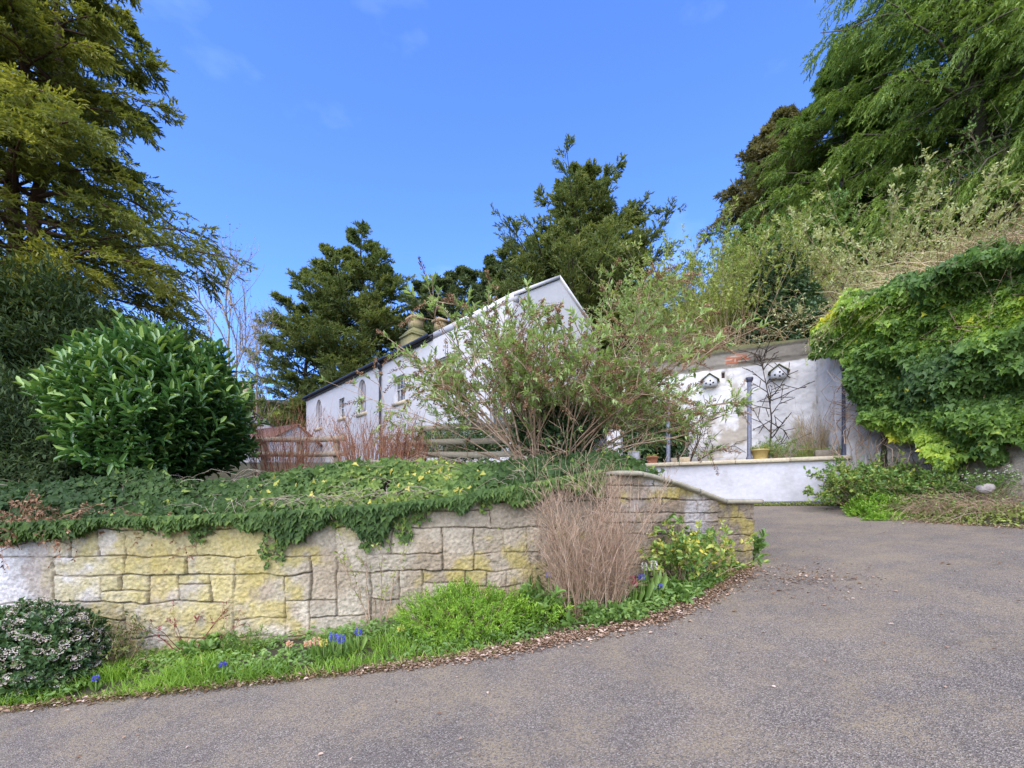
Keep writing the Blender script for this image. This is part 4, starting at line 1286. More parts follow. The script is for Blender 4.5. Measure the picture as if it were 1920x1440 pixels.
def bare_tree(name, label, base, H, seed, mat, r=.2, spread=.55, n1=9, n2_=7, n3=6, lean=(0, 0), buds=None):
    global rng
    keep = rng; rng = np.random.default_rng(seed + 40)
    base = np.asarray(base, float)
    o = thing(name, base, label, 'tree')
    g = G()
    t = np.linspace(0, 1, 9)
    tr = base + np.stack([lean[0] * t, lean[1] * t, H * .95 * t], -1) + np.cumsum(rng.normal(size=(9, 3)) * .012 * H, 0) * t[:, None]
    tubes(g, tr[None], (r * (1 - .88 * t))[None], 8, .5)
    lev = tr[None]; L = H * .55; rad = r * .45
    tips = None
    for n, lo in ((n1, .25), (n2_, .2), (n3, .2)):
        N = lev.shape[0]; K = lev.shape[1]
        tt = lo + (1 - lo) * (np.arange(n) + rng.random((N, n))) / n
        ii = tt * (K - 1); i0 = np.minimum(ii.astype(int), K - 2); fr = (ii - i0)[..., None]
        a = np.take_along_axis(lev, np.repeat(i0[..., None], 3, -1), 1); b_ = np.take_along_axis(lev, np.repeat(i0[..., None] + 1, 3, -1), 1)
        p = (a + (b_ - a) * fr).reshape(-1, 3); d = nz(b_ - a).reshape(-1, 3)
        M = len(p)
        dd = nz(d + rvec(M) * spread * 1.6 + np.array([0, 0, .35]))
        l = L * (1.1 - .6 * tt.ravel()) * (.6 + .6 * rng.random(M))
        k = np.linspace(0, 1, 6)[None, :, None]
        lev = p[:, None] + dd[:, None] * l[:, None, None] * k + np.array([0, 0, 1.]) * l[:, None, None] * k ** 2 * .12 + np.cumsum(rng.normal(size=(M, 6, 3)) * .05, 1) * l[:, None, None] * k
        tubes(g, lev, rad * (1 - .75 * np.linspace(0, 1, 6))[None] * (.6 + .6 * rng.random((M, 1))), 4, rng.random(M))
        L *= .48; rad = max(rad * .42, .010)
    g.build('trunk', mat, o)
    if buds:
        g = G()
        p = lev[:, 2:].reshape(-1, 3)
        p = p[rng.random(len(p)) < buds[1]]
        leaves(g, p, rvec(len(p)), rvec(len(p)), buds[2], buds[2] * .5, 'd', rng.random(len(p)))
        g.build('crown', buds[0], o)
    rng = keep
    return o
bare_tree('bare_tree', 'leafless tree with thin crooked branches against the sky beyond the laurel', base_at(432, 27, 3.2), 11.5, 1, B_PALE, .16, .5, buds=(L_LIT, .35, .12))
bare_tree('bare_tree', 'pale leafless tree low beside the broad dark yew', base_at(482, 34, 4.5), 10, 2, B_PALE, .13, .55, 10, 7, 6, buds=(L_WIL, .3, .10))

# ------------------------------------------------------------------ dark understorey at the far left
bush('yew_shrub', 'dense dark evergreen undergrowth below the huge conifer', 'shrub', base_at(60, 11.5) + (0, 0, 1.6), (3.2, 1.6, 2.3), 9000, 8, (.20, .05), L_UND, B_DARK, 1, 'd', .2, .7, 1.6, .9)
bush('yew_shrub', 'dark feathery evergreen shrub close beside the laurel', 'shrub', base_at(20, 8.0) + (0, 0, .75), (1.9, 1.0, 1.05), 5000, 8, (.13, .030), L_UND, B_DARK, 2, 'd', .5, .6, 1.6, .6)
bush('yew_shrub', 'dark green evergreen shrub between the conifer trunks and the laurel', 'shrub', base_at(250, 12.5) + (0, 0, 1.5), (2.2, 1.4, 2.3), 5000, 8, (.18, .05), L_UND, B_DARK, 3, 'd', .3, .6, 1.4, .8)

# ------------------------------------------------------------------ laurel
lc = P(300, 775, 7.3)
bush('laurel_bush', 'large glossy laurel bush with big upright leaves on the ivy bank', 'bush', lc, (1.10, 1.0, 1.02), 1800, 13, (.17, .052), L_LAU, B_GRN, 4, 'f', 1.1, .42, 1.9, .52, inner=.35,
     zmin=lambda p: gz(p[:, 0], p[:, 1]) + .02, tint=lambda p, r, w: np.clip(.25 + .35 * r + .25 * w * (rng.random(len(w))) + .25 * (rng.random(len(w)) - .3) + .3 * (w > .92), 0, 1))

# ------------------------------------------------------------------ hillside shrubs
def hs(px, py, Y): return P(px, py, Y)
def hill_at(px, Y): return base_at(px, Y)
k = 0
for (px, Y, h, nm, lab, kw) in [
    (1385, 14.4, 3.6, 'willow_shrub', 'upright yellow-green willow shrub on top of the garden wall', dict(n=110, spread=.30, sm=B_TAN, lm=L_WIL, rb=(1.1, .5), nlv=13, nsub=9, sublen=.5, leaf=(.11, .036))),
    (1310, 16.5, 4.2, 'willow_shrub', 'pale green leafy willow shrub behind the garden wall', dict(n=70, spread=.5, sm=B_TAN, lm=L_WIL, rb=(1.4, .6), nlv=13, nsub=10, sublen=.6, leaf=(.13, .042))),
    (1250, 17.0, 3.6, 'buddleia_shrub', 'brown-tipped shrub low behind the buddleia branches', dict(n=50, spread=.6, sm=B_TWIG, lm=L_BUD, rb=(1.2, .6), nlv=10, nsub=10, sublen=.55, leaf=(.13, .045))),
    (1395, 21., 4.0, 'willow_shrub', 'green shrub highest on the slope below the brown cypress', dict(n=60, spread=.6, sm=B_TWIG, lm=L_GRN, rb=(1.7, .9), nlv=12, nsub=10, sublen=.7, leaf=(.15, .055))),
    (1310, 22., 3.2, 'willow_shrub', 'dark twiggy shrub on the skyline left of the brown cypress', dict(n=50, spread=.7, sm=B_TWIG, lm=L_WIL, rb=(1.8, .9), nlv=10, nsub=10, sublen=.7, leaf=(.15, .055))),
    (1500, 19., 3.2, 'hazel_shrub', 'mid-green shrub under the feathery cypress skirt', dict(n=60, spread=.7, sm=B_TWIG, lm=L_GRN, rb=(1.7, .8), nlv=12, nsub=10, sublen=.6, leaf=(.14, .055))),
    (1690, 14.0, 3.6, 'hazel_shrub', 'pale shrub with new leaf buds among dry stalks', dict(n=110, spread=.55, r0=.014, sm=B_TAN, lm=L_PAL, rb=(1.6, .7), nlv=11, nsub=9, sublen=.5, leaf=(.11, .046))),
    (1600, 14.3, 2.3, 'bramble_shrub', 'tangled tan brambles with sparse green leaves on the slope', dict(n=150, spread=.8, r0=.014, curve=.5, droop=.45, sm=B_TAN, lm=L_PAL, rb=(1.6, .7), nlv=6, nsub=7, sublen=.5, leaf=(.09, .04))),
    (1850, 12.2, 1.3, 'bramble_shrub', 'tan bramble thicket right above the ivy-clad cliff', dict(n=130, spread=.9, r0=.013, curve=.5, droop=.5, sm=B_TAN, lm=L_PAL, rb=(1.4, .7), nlv=2, nsub=6, sublen=.45, leaf=(.08, .035))),
    (1530, 13.6, 1.9, 'bramble_shrub', 'dry bramble tangle drooping at the wall corner', dict(n=130, spread=.9, r0=.013, curve=.5, droop=.55, sm=B_TAN, lm=L_PAL, rb=(.9, .4), nlv=3, nsub=6, sublen=.45, leaf=(.07, .03))),
    (1790, 16.5, 3.2, 'hazel_shrub', 'reddish-budded shrub in the shade beneath the enormous cypress', dict(n=60, spread=.6, sm=B_TWIG, lm=L_GRN, rb=(1.4, .7), nlv=5, nsub=7, sublen=.5, leaf=(.10, .04))),
    (1930, 15., 2.8, 'hazel_shrub', 'green shrub on the slope under the dark cypress', dict(n=60, spread=.6, sm=B_TWIG, lm=L_GRN, rb=(1.4, .7), nlv=5, nsub=7, sublen=.5, leaf=(.10, .04))),
    ]:
    k += 1
    shrub(nm, lab, 'shrub', hill_at(px, Y), h, seed=k, tclump=.3, **kw)
# dark ivy-covered holly at the corner of the wall
c = hill_at(1445, 14.5)
bush('ivy_bush', 'dark glossy ivy bush hanging over the top of the garden wall', 'bush', (c[0], 14.1, c[2] + 1.0), (.95, .9, 1.75), 2600, 8, (.11, .07), L_IVD, B_DARK, 6, 'i', .2, .35, 1.5, .3)
c = hill_at(1500, 13.9)
bush('ivy_bush', 'small dark ivy clump trailing beside the right nest box', 'bush', (c[0] - .15, 13.2, c[2] + .1), (.55, .5, .75), 900, 8, (.10, .07), L_IVD, B_DARK, 7, 'i', -.1, .4, 1.5, .25)

# brown winter shrubs on the far bank left of the cottage
for i, (px, Y, h, lab, sm) in enumerate([(530, 37, 5.5, 'brown winter shrubs on the bank beyond the outbuilding', B_TWIG), (600, 36, 4.6, 'bare tan shrub rising over the left end of the cottage roof', B_TAN), (470, 40, 6.5, 'greenish winter shrub far behind the lodge', B_TAN),
                                         (700, 30.5, 4.2, 'upright bare saplings behind the cottage gutter', B_TAN), (745, 27.5, 3.8, 'tan bare saplings near the chimney', B_TAN), (400, 42, 7, 'hazy winter shrub deep behind the laurel', B_TWIG)]):
    b0 = base_at(px, Y)
    shrub('winter_shrub', lab, 'shrub', b0, h, n=60, spread=.45, r0=.022, nsub=8, sublen=1.2, nlv=(5 if i in (0, 2, 5) else 2), leaf=(.16, .07), sm=sm, lm=L_WIL, rb=(2.2, 1.2) if i not in (3, 4) else (2.0, .5), seed=40 + i)
for i, (px, Y, h, lab) in enumerate([(555, 41, 5.0, 'yellowish evergreen mound on the far bank'), (440, 44, 6.5, 'distant green thicket under the bare trees')]):
    b0 = base_at(px, Y)
    bush('far_bush', lab, 'bush', b0 + (0, 0, h * .4), (4.5, 2, h * .6), 2500, 7, (.35, .16), [L_WIL, L_YEW][i], B_DARK, 20 + i, 'd', .4, .4, 2.0, .6)

# ------------------------------------------------------------------ buddleia in the middle
bc = hit(1035, 835, 0.0, 6.5)
bb = np.array([.62, 8.15, float(gz(.62, 8.15))])
o, tp, td = shrub('buddleia', 'big arching buddleia with brown seed heads and grey-green leaves on the bank', 'shrub', bb, 3.8, n=96, spread=.62, curve=.24, droop=.24, r0=.020, nsub=9, sublen=.75, nlv=0, sm=B_TWIG, lm=None,
      rb=(.5, .3), seed=77, lean=(.13, .0), hv=.45, st=(.35, 1.), wig=.02, tips=True, sub2=2, up=.35)
g = G(); gs = G()
N = len(tp)
sel = rng.random(N) < .92
p, d = tp[sel], td[sel]
m = 11
ph = rng.random((len(p), m)) * 6.28
a = nz(np.cross(d, np.array([.2, .1, 1.]))); b_ = np.cross(d, a)
rd = np.cos(ph)[..., None] * a[:, None] + np.sin(ph)[..., None] * b_[:, None]
lp = p[:, None] - d[:, None] * (rng.random((len(p), m, 1)) * .14)
leaves(g, lp, nz(d[:, None] * .7 + rd * .8 + np.array([0, 0, .25])), nz(rvec(len(p), m) * .5 + np.array([0, 0, 1.])), .108 * (.5 + .8 * rng.random((len(p), m)).ravel()), .030, 'd',
       np.clip(.5 * np.repeat(rng.random(len(p)), m) + .5 * rng.random(len(p) * m), 0, 1))
g.build('foliage', L_BUD, o)
sel = rng.random(N) < .33
p, d = tp[sel], td[sel]
d = nz(d + rvec(len(p)) * .5 + np.array([.15, 0, -.05]))
m = 42
w = np.sort(rng.random((len(p), m)), 1)
L = .14 + .20 * rng.random((len(p), 1))
rad = .022 * (1.1 - w) + .003
off = rvec(len(p), m)
bp = p[:, None] + d[:, None] * (w * L)[..., None] - np.array([0, 0, 1.]) * (.25 * L * w ** 2)[..., None] + off * rad[..., None]
leaves(gs, bp, nz(off + d[:, None] * .8), rvec(len(p), m), .034, .018, 'd', np.clip(np.repeat(rng.random(len(p)), m) * .6 + .4 * rng.random(len(p) * m), 0, 1))
tubes(gs, p[:, None] + d[:, None] * (L[:, :, None] * np.linspace(-.2, 1, 4)[None, :, None]) - np.array([0, 0, 1.]) * (.25 * L[:, :, None] * (np.linspace(-.2, 1, 4) ** 2)[None, :, None]), .005, 3, .3)
gs.build('seed_heads', L_SEED, o)
c = P(1045, 800, 8.0)
bush('ivy_bush', 'ivy-smothered stump at the foot of the buddleia', 'bush', (c[0], 8.05, c[2] - .1), (.62, .35, .48), 1500, 9, (.085, .06), L_IVD, B_DARK, 9, 'i', .2, .4, 1.6, .28)
shrub('bramble_shrub', 'bare arching stems sprawling over the bank end below the buddleia', 'shrub', gp(1.0, 7.7), 1.5, n=34, spread=1.0, curve=.6, droop=.5, r0=.011, nsub=6, sublen=.4, nlv=2, leaf=(.05, .025), sm=B_TWIG, lm=L_GRN, rb=(.5, .3), seed=78)

# ------------------------------------------------------------------ red-stemmed and bare shrubs along the fence
for i, (px, py, Y, h, n, rb, lab, sm) in enumerate([(530, 862, 8.6, 1.75, 120, (.5, .3), 'reddish bare dogwood by the lower fence beside the laurel', B_DOG), (700, 845, 8.3, 1.30, 150, (.62, .3), 'wide thicket of red-brown dogwood stems in front of the fences', B_DOG),
                                                  (760, 835, 8.0, .85, 70, (.25, .2), 'small russet dogwood tight against the upper fence end', B_DOG), (815, 800, 9.6, 1.7, 26, (.3, .2), 'slender grey bare saplings in front of the cottage wall', B_PALE), (655, 810, 9.2, 1.7, 24, (.3, .2), 'thin bare saplings crossing the arched window', B_TWIG)]):
    X = (px - HX) / F * Y
    shrub('dogwood_shrub' if i < 3 else 'sapling_clump', lab, 'shrub', gp(X, Y), h, n=n, spread=.28, curve=.1, r0=.007, nsub=6, sublen=.34, nlv=(1 if i < 3 else 0), leaf=(.03, .014), sm=sm, lm=L_SEED, rb=rb, seed=60 + i, subspread=.45, up=.6)
# clipped hedge behind the fence
hc_ = P(868, 822, 11.5)
bush('hedge', 'low clipped dark green hedge seen between the fence rails', 'hedge', (hc_[0], 11.5, hc_[2] - .1), (1.15, .45, .42), 1700, 8, (.06, .03), L_VIB, B_DARK, 11, 'd', .2, .25, 2, .18)
# ------------------------------------------------------------------ ivy ground cover on the bank (uncountable)
def grad_n(x, y, e=.12):
    zx = (gz(x + e, y) - gz(x - e, y)) / (2 * e); zy = (gz(x, y + e) - gz(x, y - e)) / (2 * e)
    return nz(np.stack([-zx, -zy, np.ones_like(x)], -1))
N = 62000
x = rng.uniform(-8.5, 2.25, N); y = wallY(x) + .02 + rng.random(N) ** 1.25 * 4.2
w = rng.random(N)
hump = .52 * n2(x, y, 1.5, 101, 3) + .16 * n2(x, y, 5, 102, 2) - .08
dy = y - wallY(x)
z = np.maximum(gz(x, np.maximum(y, wallY(x) + .45)), walltop(x) - .05) + hump * (.25 + .75 * ss(dy / .5)) * (1 - .8 * ss((dy - 1.3) / 1.4)) * (.35 + .65 * rng.random(N) ** .5)
keep = (x < 1.55 - .0 * y) | (rng.random(N) < ss((2.2 - x) / .5))
keep &= rng.random(N) < .15 + .85 * ss((n2(x, y, 5.5, 103, 2) - .38) / .2)
keep &= ~((x > 1.05) & (dy < .5) & (rng.random(N) < .85))
p = np.stack([x, y, z], -1)[keep]
nn = nz(grad_n(p[:, 0], p[:, 1]) * .5 + np.array([0, -.85, .15]) + rvec(len(p)) * .7)
dd = nz(np.cross(nn, rvec(len(p))) + np.array([0, -.3, -.4]))
patch = n2(p[:, 0], p[:, 1], 1.1, 105, 3)
mid = np.exp(-((p[:, 0] + 1.7) / 1.5) ** 2)                  # greener, fresher growth in the middle of the bank
tn = np.clip(.38 * rng.random(len(p)) + .75 * (patch - .35) + .36 * mid - .11 - .16 * ss((-3.2 - p[:, 0]) / 1.2) - .10 * ss((p[:, 0] - .2) / .8) + .5 * (rng.random(len(p)) < .04), 0, 1)
g = G()
leaves(g, p, dd, nn, .092 * (.5 + .75 * rng.random(len(p))), .068, 'i', tn)
# the fringe over the top of the wall
M = 15000
x = rng.uniform(-8.5, 1.1, M)
dep = (.0 + .75 * n2(x, 0 * x, 2.6, 111, 5) ** 3.2 + .0 * x) * rng.random(M) ** 1.1
p = np.stack([x, wallY(x) - .05 - .16 * rng.random(M) * np.sqrt(np.maximum(0, 1 - dep / .55)), walltop(x) + .10 - dep], -1)
nn = nz(np.array([0, -1., .35]) + rvec(M) * .5); dd = nz(np.array([0, -.25, -1.]) + rvec(M) * .5)
tn = np.clip(.5 * rng.random(M) + .6 * (n2(p[:, 0], p[:, 2], 1.4, 106, 3) - .35), 0, 1)
leaves(g, p, dd, nn, .072 * (.55 + .75 * rng.random(M)), .065, 'i', tn)
tag(g.build('ivy_ground_cover', L_IVY), kind='stuff')
# withered stalks and dry strands lying over the ivy
K = 330
x = np.where(rng.random(K) < .62, rng.normal(size=K) * .75 - 2.0, rng.uniform(-7.5, 1.5, K)); y = wallY(x) + .1 + rng.random(K) * 2.4
t = np.linspace(0, 1, 7)[None, :, None]
az = rng.random(K) * 6.28
L = .25 + .5 * rng.random(K)
b0 = np.stack([x, y, np.maximum(gz(x, np.maximum(y, wallY(x) + .4)), walltop(x)) + .22], -1)
path = b0[:, None] + np.stack([np.cos(az), np.sin(az) * .5 - .2, .35 + 0 * az], -1)[:, None] * L[:, None, None] * t - np.array([0, 0, 1.]) * L[:, None, None] * t ** 2 * .6
path += np.cumsum(rng.normal(size=path.shape) * .02, 1)
g = G(); tubes(g, path, .004 * (1 - .6 * np.linspace(0, 1, 7))[None] * np.ones((K, 1)), 3, rng.random(K))
tag(g.build('dry_stalks', B_PALE), kind='stuff')
# russet dead ivy and bracken at the left end of the wall top
shrub('dead_bracken', 'russet dead bracken flopping over the far end of the stone wall', 'plant', (-5.55, 5.0, 1.30), .75, n=85, spread=1.0, curve=.4, droop=.6, r0=.006, nsub=6, sublen=.3, nlv=7, leaf=(.04, .018), sm=B_DOG, lm=L_SEED, rb=(.5, .15), seed=120)
shrub('dead_bracken', 'brown dead bracken patch in the ivy under the laurel', 'plant', (-3.75, 5.25, 1.42), .42, n=30, spread=1.0, curve=.4, droop=.6, r0=.005, nsub=5, sublen=.22, nlv=6, leaf=(.035, .016), sm=B_DOG, lm=L_SEED, rb=(.25, .1), seed=121)
# trailing ivy strands down the wall face, each a plant of its own
def trail(x0, drop, n, wd_, label, seed, mat=L_IVY, leaf=.055):
    global rng
    keep_ = rng; rng = np.random.default_rng(seed + 700)
    o = thing('trailing_ivy', (x0, float(wallY(x0)) - .08, float(walltop(x0)) - .1), label, 'ivy', 'ivy strands trailing down the stone wall')
    g = G(); gl = G()
    t = np.linspace(0, 1, 10)
    for k_ in range(n):
        L = drop * (.45 + .55 * rng.random())
        px = x0 + rng.normal() * wd_ + np.cumsum(rng.normal(size=10) * .016)
        pth = np.stack([px, wallY(px) - .075 - .02 * np.sin(t * 5), walltop(px) + .02 - L * t], -1)
        tubes(g, pth[None], .0035, 3, .3)
        m_ = int(16 * L / .3)
        tt = rng.random(m_)
        p_ = np.stack([np.interp(tt, t, pth[:, c_]) for c_ in range(3)], -1) + rng.normal(size=(m_, 3)) * np.array([.022, .008, .01])
        leaves(gl, p_, nz(np.array([0, -.2, -1.]) + rvec(m_) * .6), nz(np.array([0, -1., .3]) + rvec(m_) * .4), leaf * (.5 + .7 * rng.random(m_)), leaf * .9, 'i', .2 + .6 * rng.random(m_))
    g.build('stems', B_DARK, o); gl.build('foliage', mat, o)
    rng = keep_
for i, (px, drop, n, wd_, lab) in enumerate([(525, .50, 7, .05, 'long ivy strand hanging over the yellow stones below the dry stalks'), (388, .25, 6, .06, 'short ivy strand left of the long one on the stone wall'), (330, .16, 4, .06, 'tiny ivy wisp near the whitened stones'),
                                         (700, .46, 6, .09, 'leafy ivy strand mixed with the climbing rose stems'), (745, .42, 5, .05, 'ivy strand right of the climbing rose ending in a tuft'), (790, .22, 4, .06, 'thin ivy wisp over the large square stone'), (915, .20, 4, .05, 'short ivy tuft left of the twiggy brown shrub'), (640, .14, 5, .03, 'short ivy fringe left of the climbing rose')]):
    Yw = 5.2
    for _ in range(4):
        X0 = (px - HX) / F * Yw; Yw = float(wallY(X0))
    trail(X0, drop, n, wd_, lab, i)

# ------------------------------------------------------------------ ivy-clad cliff on the right
CL = smooth_line([(8.05, 11.55), (8.45, 10.7), (8.8, 9.5), (9.35, 7.9), (10.4, 5.4), (11.4, 3.6)], 200)
cs_ = np.concatenate([[0], np.cumsum(np.linalg.norm(np.diff(CL, axis=0), axis=1))])
rr_ = []
layout(-.2, .5, cs_[-1] + .5, 4.2, 1.2, .5, rr_)
crand = rng.random((len(rr_), 2))
def c_disp(s, z):
    jf, sid, tilt, d = stone_field(s, z, rr_, 12, .03, .12)
    _c['g'] = (jf, sid)
    return jf * .08 + .22 * (n2(s, z, 1.3, 131, 4) - .5) + .05 * (n2(s, z * 2, 9, 132, 3) - .5)
def c_col(s, z):
    jf, sid = _c['g']
    c = np.array([.34, .29, .22]) * (.7 + .5 * crand[sid, 0])[..., None] * (.75 + .5 * n2(s, z, 3, 133, 4))[..., None]
    mo = ss((n2(s, z, 1.5, 134, 4) - .5) / .15)[..., None] * .5
    c = c * (1 - mo) + np.array([.14, .13, .06]) * mo
    return c * (.5 + .5 * jf[..., None])
cw = thing('rubble_wall', (9, 8.6, 1.5), 'rough old rubble wall showing under the ivy beside the road', 'stone wall')
wall_face(CL[32:], lambda x, y, s: road_z(x, y) - .1, lambda x, y, s: 0 * x + 6.0, .05, c_disp, c_col, 'stonework', M_STONE, cw, .5)
def cl_pt(s): return np.stack([np.interp(s, cs_, CL[:, k_]) for k_ in (0, 1)], -1)
def cl_n(s):
    a, b_ = cl_pt(s - .1), cl_pt(s + .1)
    d = nz(b_ - a)
    return np.stack([d[:, 1], -d[:, 0]], -1)
sg0 = cl_n(np.array([3.]))[0]
flip = -1 if sg0[0] > 0 else 1
N = 95000
s = rng.uniform(-.25, cs_[-1], N)
sx = np.clip(s, .12, cs_[-1] - .12)
zlo = np.interp(s, [-.3, .0, .6, .95, 1.3, 1.7, 2.5, 3.5, 8], [5.6, 5.5, 5.35, 4.4, 3.5, 3.0, 2.8, 2.65, 2.5]) + 1.5 * (n2(s, 0 * s, 2.2, 141, 4) - .5) * (.25 + .75 * ss((s - .4) / 1.4))
ztop = np.interp(s, [-.3, .3, 1.2, 2.4, 4, 8], [6.35, 6.75, 6.75, 6.6, 6.35, 6.1]) + .9 * (n2(s, 0 * s, 1.9, 144, 4) - .5)
z = zlo + (ztop - zlo) * rng.random(N)
cl_ = fbm(np.stack([s * 1.15, z * 1.6, 0 * s], -1), 142, 3)     # clumps
bul = .16 + np.interp(s, [0, 1.6], [.35, .9]) * ss((cl_ - .22) / .5) * (.5 + .5 * ss((ztop - z) / .5))
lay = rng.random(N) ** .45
xy = cl_pt(sx) + cl_n(sx) * flip * (bul * lay + .02)[:, None] + (cl_pt(np.array([.3])) - cl_pt(np.array([.1])))[0] * np.minimum(0, s - .12)[:, None] * 5
over = ss((z - ztop + .5) / .5)
xy = xy - cl_n(sx) * flip * (over * .5 * rng.random(N))[:, None]
p = np.concatenate([xy, z[:, None]], -1)
nrm2 = np.concatenate([cl_n(sx) * flip, np.full((N, 1), .45)], -1)
nn = nz(nrm2 + rvec(N) * .8)
dd = nz(np.array([0, 0, -1.]) + nrm2 * .35 + rvec(N) * .75)
bright = fbm(np.stack([s * .55 + 3, z * .75, 0 * s], -1), 143, 3)
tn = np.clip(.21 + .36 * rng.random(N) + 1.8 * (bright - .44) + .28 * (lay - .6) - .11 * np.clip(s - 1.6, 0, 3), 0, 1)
tn = np.where(rng.random(N) < .006, 1., tn)
o = thing('climbing_ivy', (8.8, 9.4, 2.5), 'great bulging curtain of bright and dark ivy covering the rock wall at the road bend', 'ivy')
g = G()
lsz = .07 + .075 * rng.random(N) ** 1.5
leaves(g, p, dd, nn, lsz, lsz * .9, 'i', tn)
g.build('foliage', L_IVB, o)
K = 160
s = rng.uniform(.2, 6, K); z1 = 2.2 + 2.4 * rng.random(K)
t = np.linspace(0, 1, 7)
pth = np.stack([np.concatenate([cl_pt(np.clip(s + .5 * rng.normal(size=K) * tt, .1, 8)) + cl_n(s) * flip * (.25 - .1 * tt), (z1 + 1.6 * tt)[:, None]], -1) for tt in t], 1)
pth += np.cumsum(rng.normal(size=pth.shape) * .035, 1)
g = G(); tubes(g, pth, .011 * (1 - .6 * t)[None] * np.ones((K, 1)), 4, rng.random(K)); g.build('stems', B_TWIG, o)

for i, (px, Y, h, n, lab) in enumerate([(1650, 10.6, 1.0, 70, 'dry tan stems flopping over the top of the ivy curtain near the wall corner'), (1745, 9.9, 1.0, 80, 'dry tan stems flopping over the middle of the ivy curtain'), (1860, 9.2, .9, 70, 'dry tan stems flopping over the far end of the ivy curtain')]):
    X = (px - HX) / F * Y
    shrub('bramble_shrub', lab, 'shrub', (X + .15, Y + .2, 6.35 - .12 * i), h, n=n, spread=1.1, curve=.6, droop=.9, r0=.008, nsub=6, sublen=.4, sm=B_TAN, lm=L_PAL, nlv=3, leaf=(.06, .028), rb=(.7, .25), seed=350 + i)
# ------------------------------------------------------------------ dry grass and strands on the hillside
N = 15000
x = rng.uniform(5.0, 16, N); y = rng.uniform(6.5, 19, N)
dd_ = sdist(x, y, B)
k_ = (dd_ > -.15) & (dd_ < 4.0) & (x < 12.5 - .0 * y) & (rng.random(N) < .35 + .65 * ss((n2(x, y, .7, 151) - .4) / .2))
x, y = x[k_], y[k_]
N = len(x)
L = .35 + .9 * rng.random(N) ** 1.5
az = rng.random(N) * 6.28
t = np.linspace(0, 1, 5)
ben = .5 + .8 * rng.random(N)
c0 = np.stack([x, y, gz(x, y)], -1)
dr_ = np.stack([np.cos(az), np.sin(az), 0 * az], -1) + np.array([-.35, -.45, 0])
pth = c0[:, None] + dr_[:, None] * (L * ben)[:, None, None] * (t ** 1.3)[None, :, None] + np.array([0, 0, 1.]) * (L[:, None] * (1.1 * t - ben[:, None] * .75 * t ** 2))[..., None]
g = G(); tubes(g, pth, .010 * (1 - .75 * t)[None] * np.ones((N, 1)), 3, rng.random(N))
tag(g.build('dry_hillside_grass', L_DRY), kind='stuff')
N = 26000
x = rng.uniform(-2, 26, N); y = rng.uniform(7, 34, N)
dd_ = sdist(x, y, B)
k_ = (dd_ > .1) & (dd_ < 14)
x, y = x[k_], y[k_]; N = len(x)
p = np.stack([x, y, gz(x, y) + .05 + .35 * n2(x, y, 1.2, 155) * rng.random(N)], -1)
nn = nz(grad_n(x, y) + rvec(N) * .6)
g = G(); leaves(g, p, nz(np.cross(nn, rvec(N))), nn, .16 * (.6 + .6 * rng.random(N)), .10, 'i', np.clip(.6 * rng.random(N) + .8 * (n2(x, y, .8, 157) - .35), 0, 1))
tag(g.build('hillside_undergrowth', L_IVY), kind='stuff')

# ------------------------------------------------------------------ verge: grass, weeds, fallen leaves (uncountable)
def blades(N, xs_, ys_, zs_, L, wdt, lean_, tn, name, mat, into=None):
    az = rng.random(N) * 6.28
    d = np.stack([np.cos(az), np.sin(az), 0 * az], -1) * lean_[:, None] + np.array([0, -.25, 0])
    t = np.array([0, .4, .75, 1.])
    c0 = np.stack([xs_, ys_, zs_], -1)
    ctr = c0[:, None] + d[:, None] * L[:, None, None] * (t ** 1.6)[None, :, None] + np.array([0, 0, 1.]) * (L[:, None] * (t - .42 * t ** 2 * np.minimum(lean_, 1.5)[:, None]))[..., None]
    sd_ = np.stack([-np.sin(az), np.cos(az), 0 * az], -1)
    wv = np.array([.8, 1., .6, .08])
    V = np.stack([ctr - sd_[:, None] * (wdt * wv)[None, :, None], ctr + sd_[:, None] * (wdt * wv)[None, :, None]], 2)
    ids = np.arange(N * 8).reshape(N, 4, 2)
    q = np.stack([ids[:, :-1, 0], ids[:, :-1, 1], ids[:, 1:, 1], ids[:, 1:, 0]], -1).reshape(-1, 4)
    g = into or G()
    g.add(V, q, np.repeat(tn, 8))
    return g
g = G()
N = 30000
x = rng.uniform(-7.5, 3.2, N); e = edgeY(x); wy = wallY(x)
f = rng.random(N)
y = e - .05 + (wy - .06 - e) * f
dens = ss((n2(x, y, 1.8, 161, 3) - .36) / .2) * np.interp(x, [-7, -1.2, -.5, .55, 1.5, 1.9, 3.1, 3.3], [1, 1, .45, .3, .5, 1, .9, .2])
dens = dens * np.where(x < .3, 1., ss((f - .12) / .2))
k_ = rng.random(N) < dens
x, y = x[k_], y[k_]; N = len(x)
L = (.05 + .15 * n2(x, y, 2.6, 163, 2)) * np.interp((y - edgeY(x)) / (wallY(x) - edgeY(x)), [0, .5, 1], [1, 1, .6]) * (.6 + .7 * rng.random(N)) * np.where(x < -.5, 1.35, .95)
tn = np.clip(.5 * rng.random(N) + .6 * n2(x, y, 3, 164, 2) - .05 + .4 * (rng.random(N) < .05), 0, 1)
blades(N, x, y, gz(x, y) - .01, L, .0038, .35 + .8 * rng.random(N), tn, '', None, g)
tag(g.build('verge_grass', L_GRS), kind='stuff')
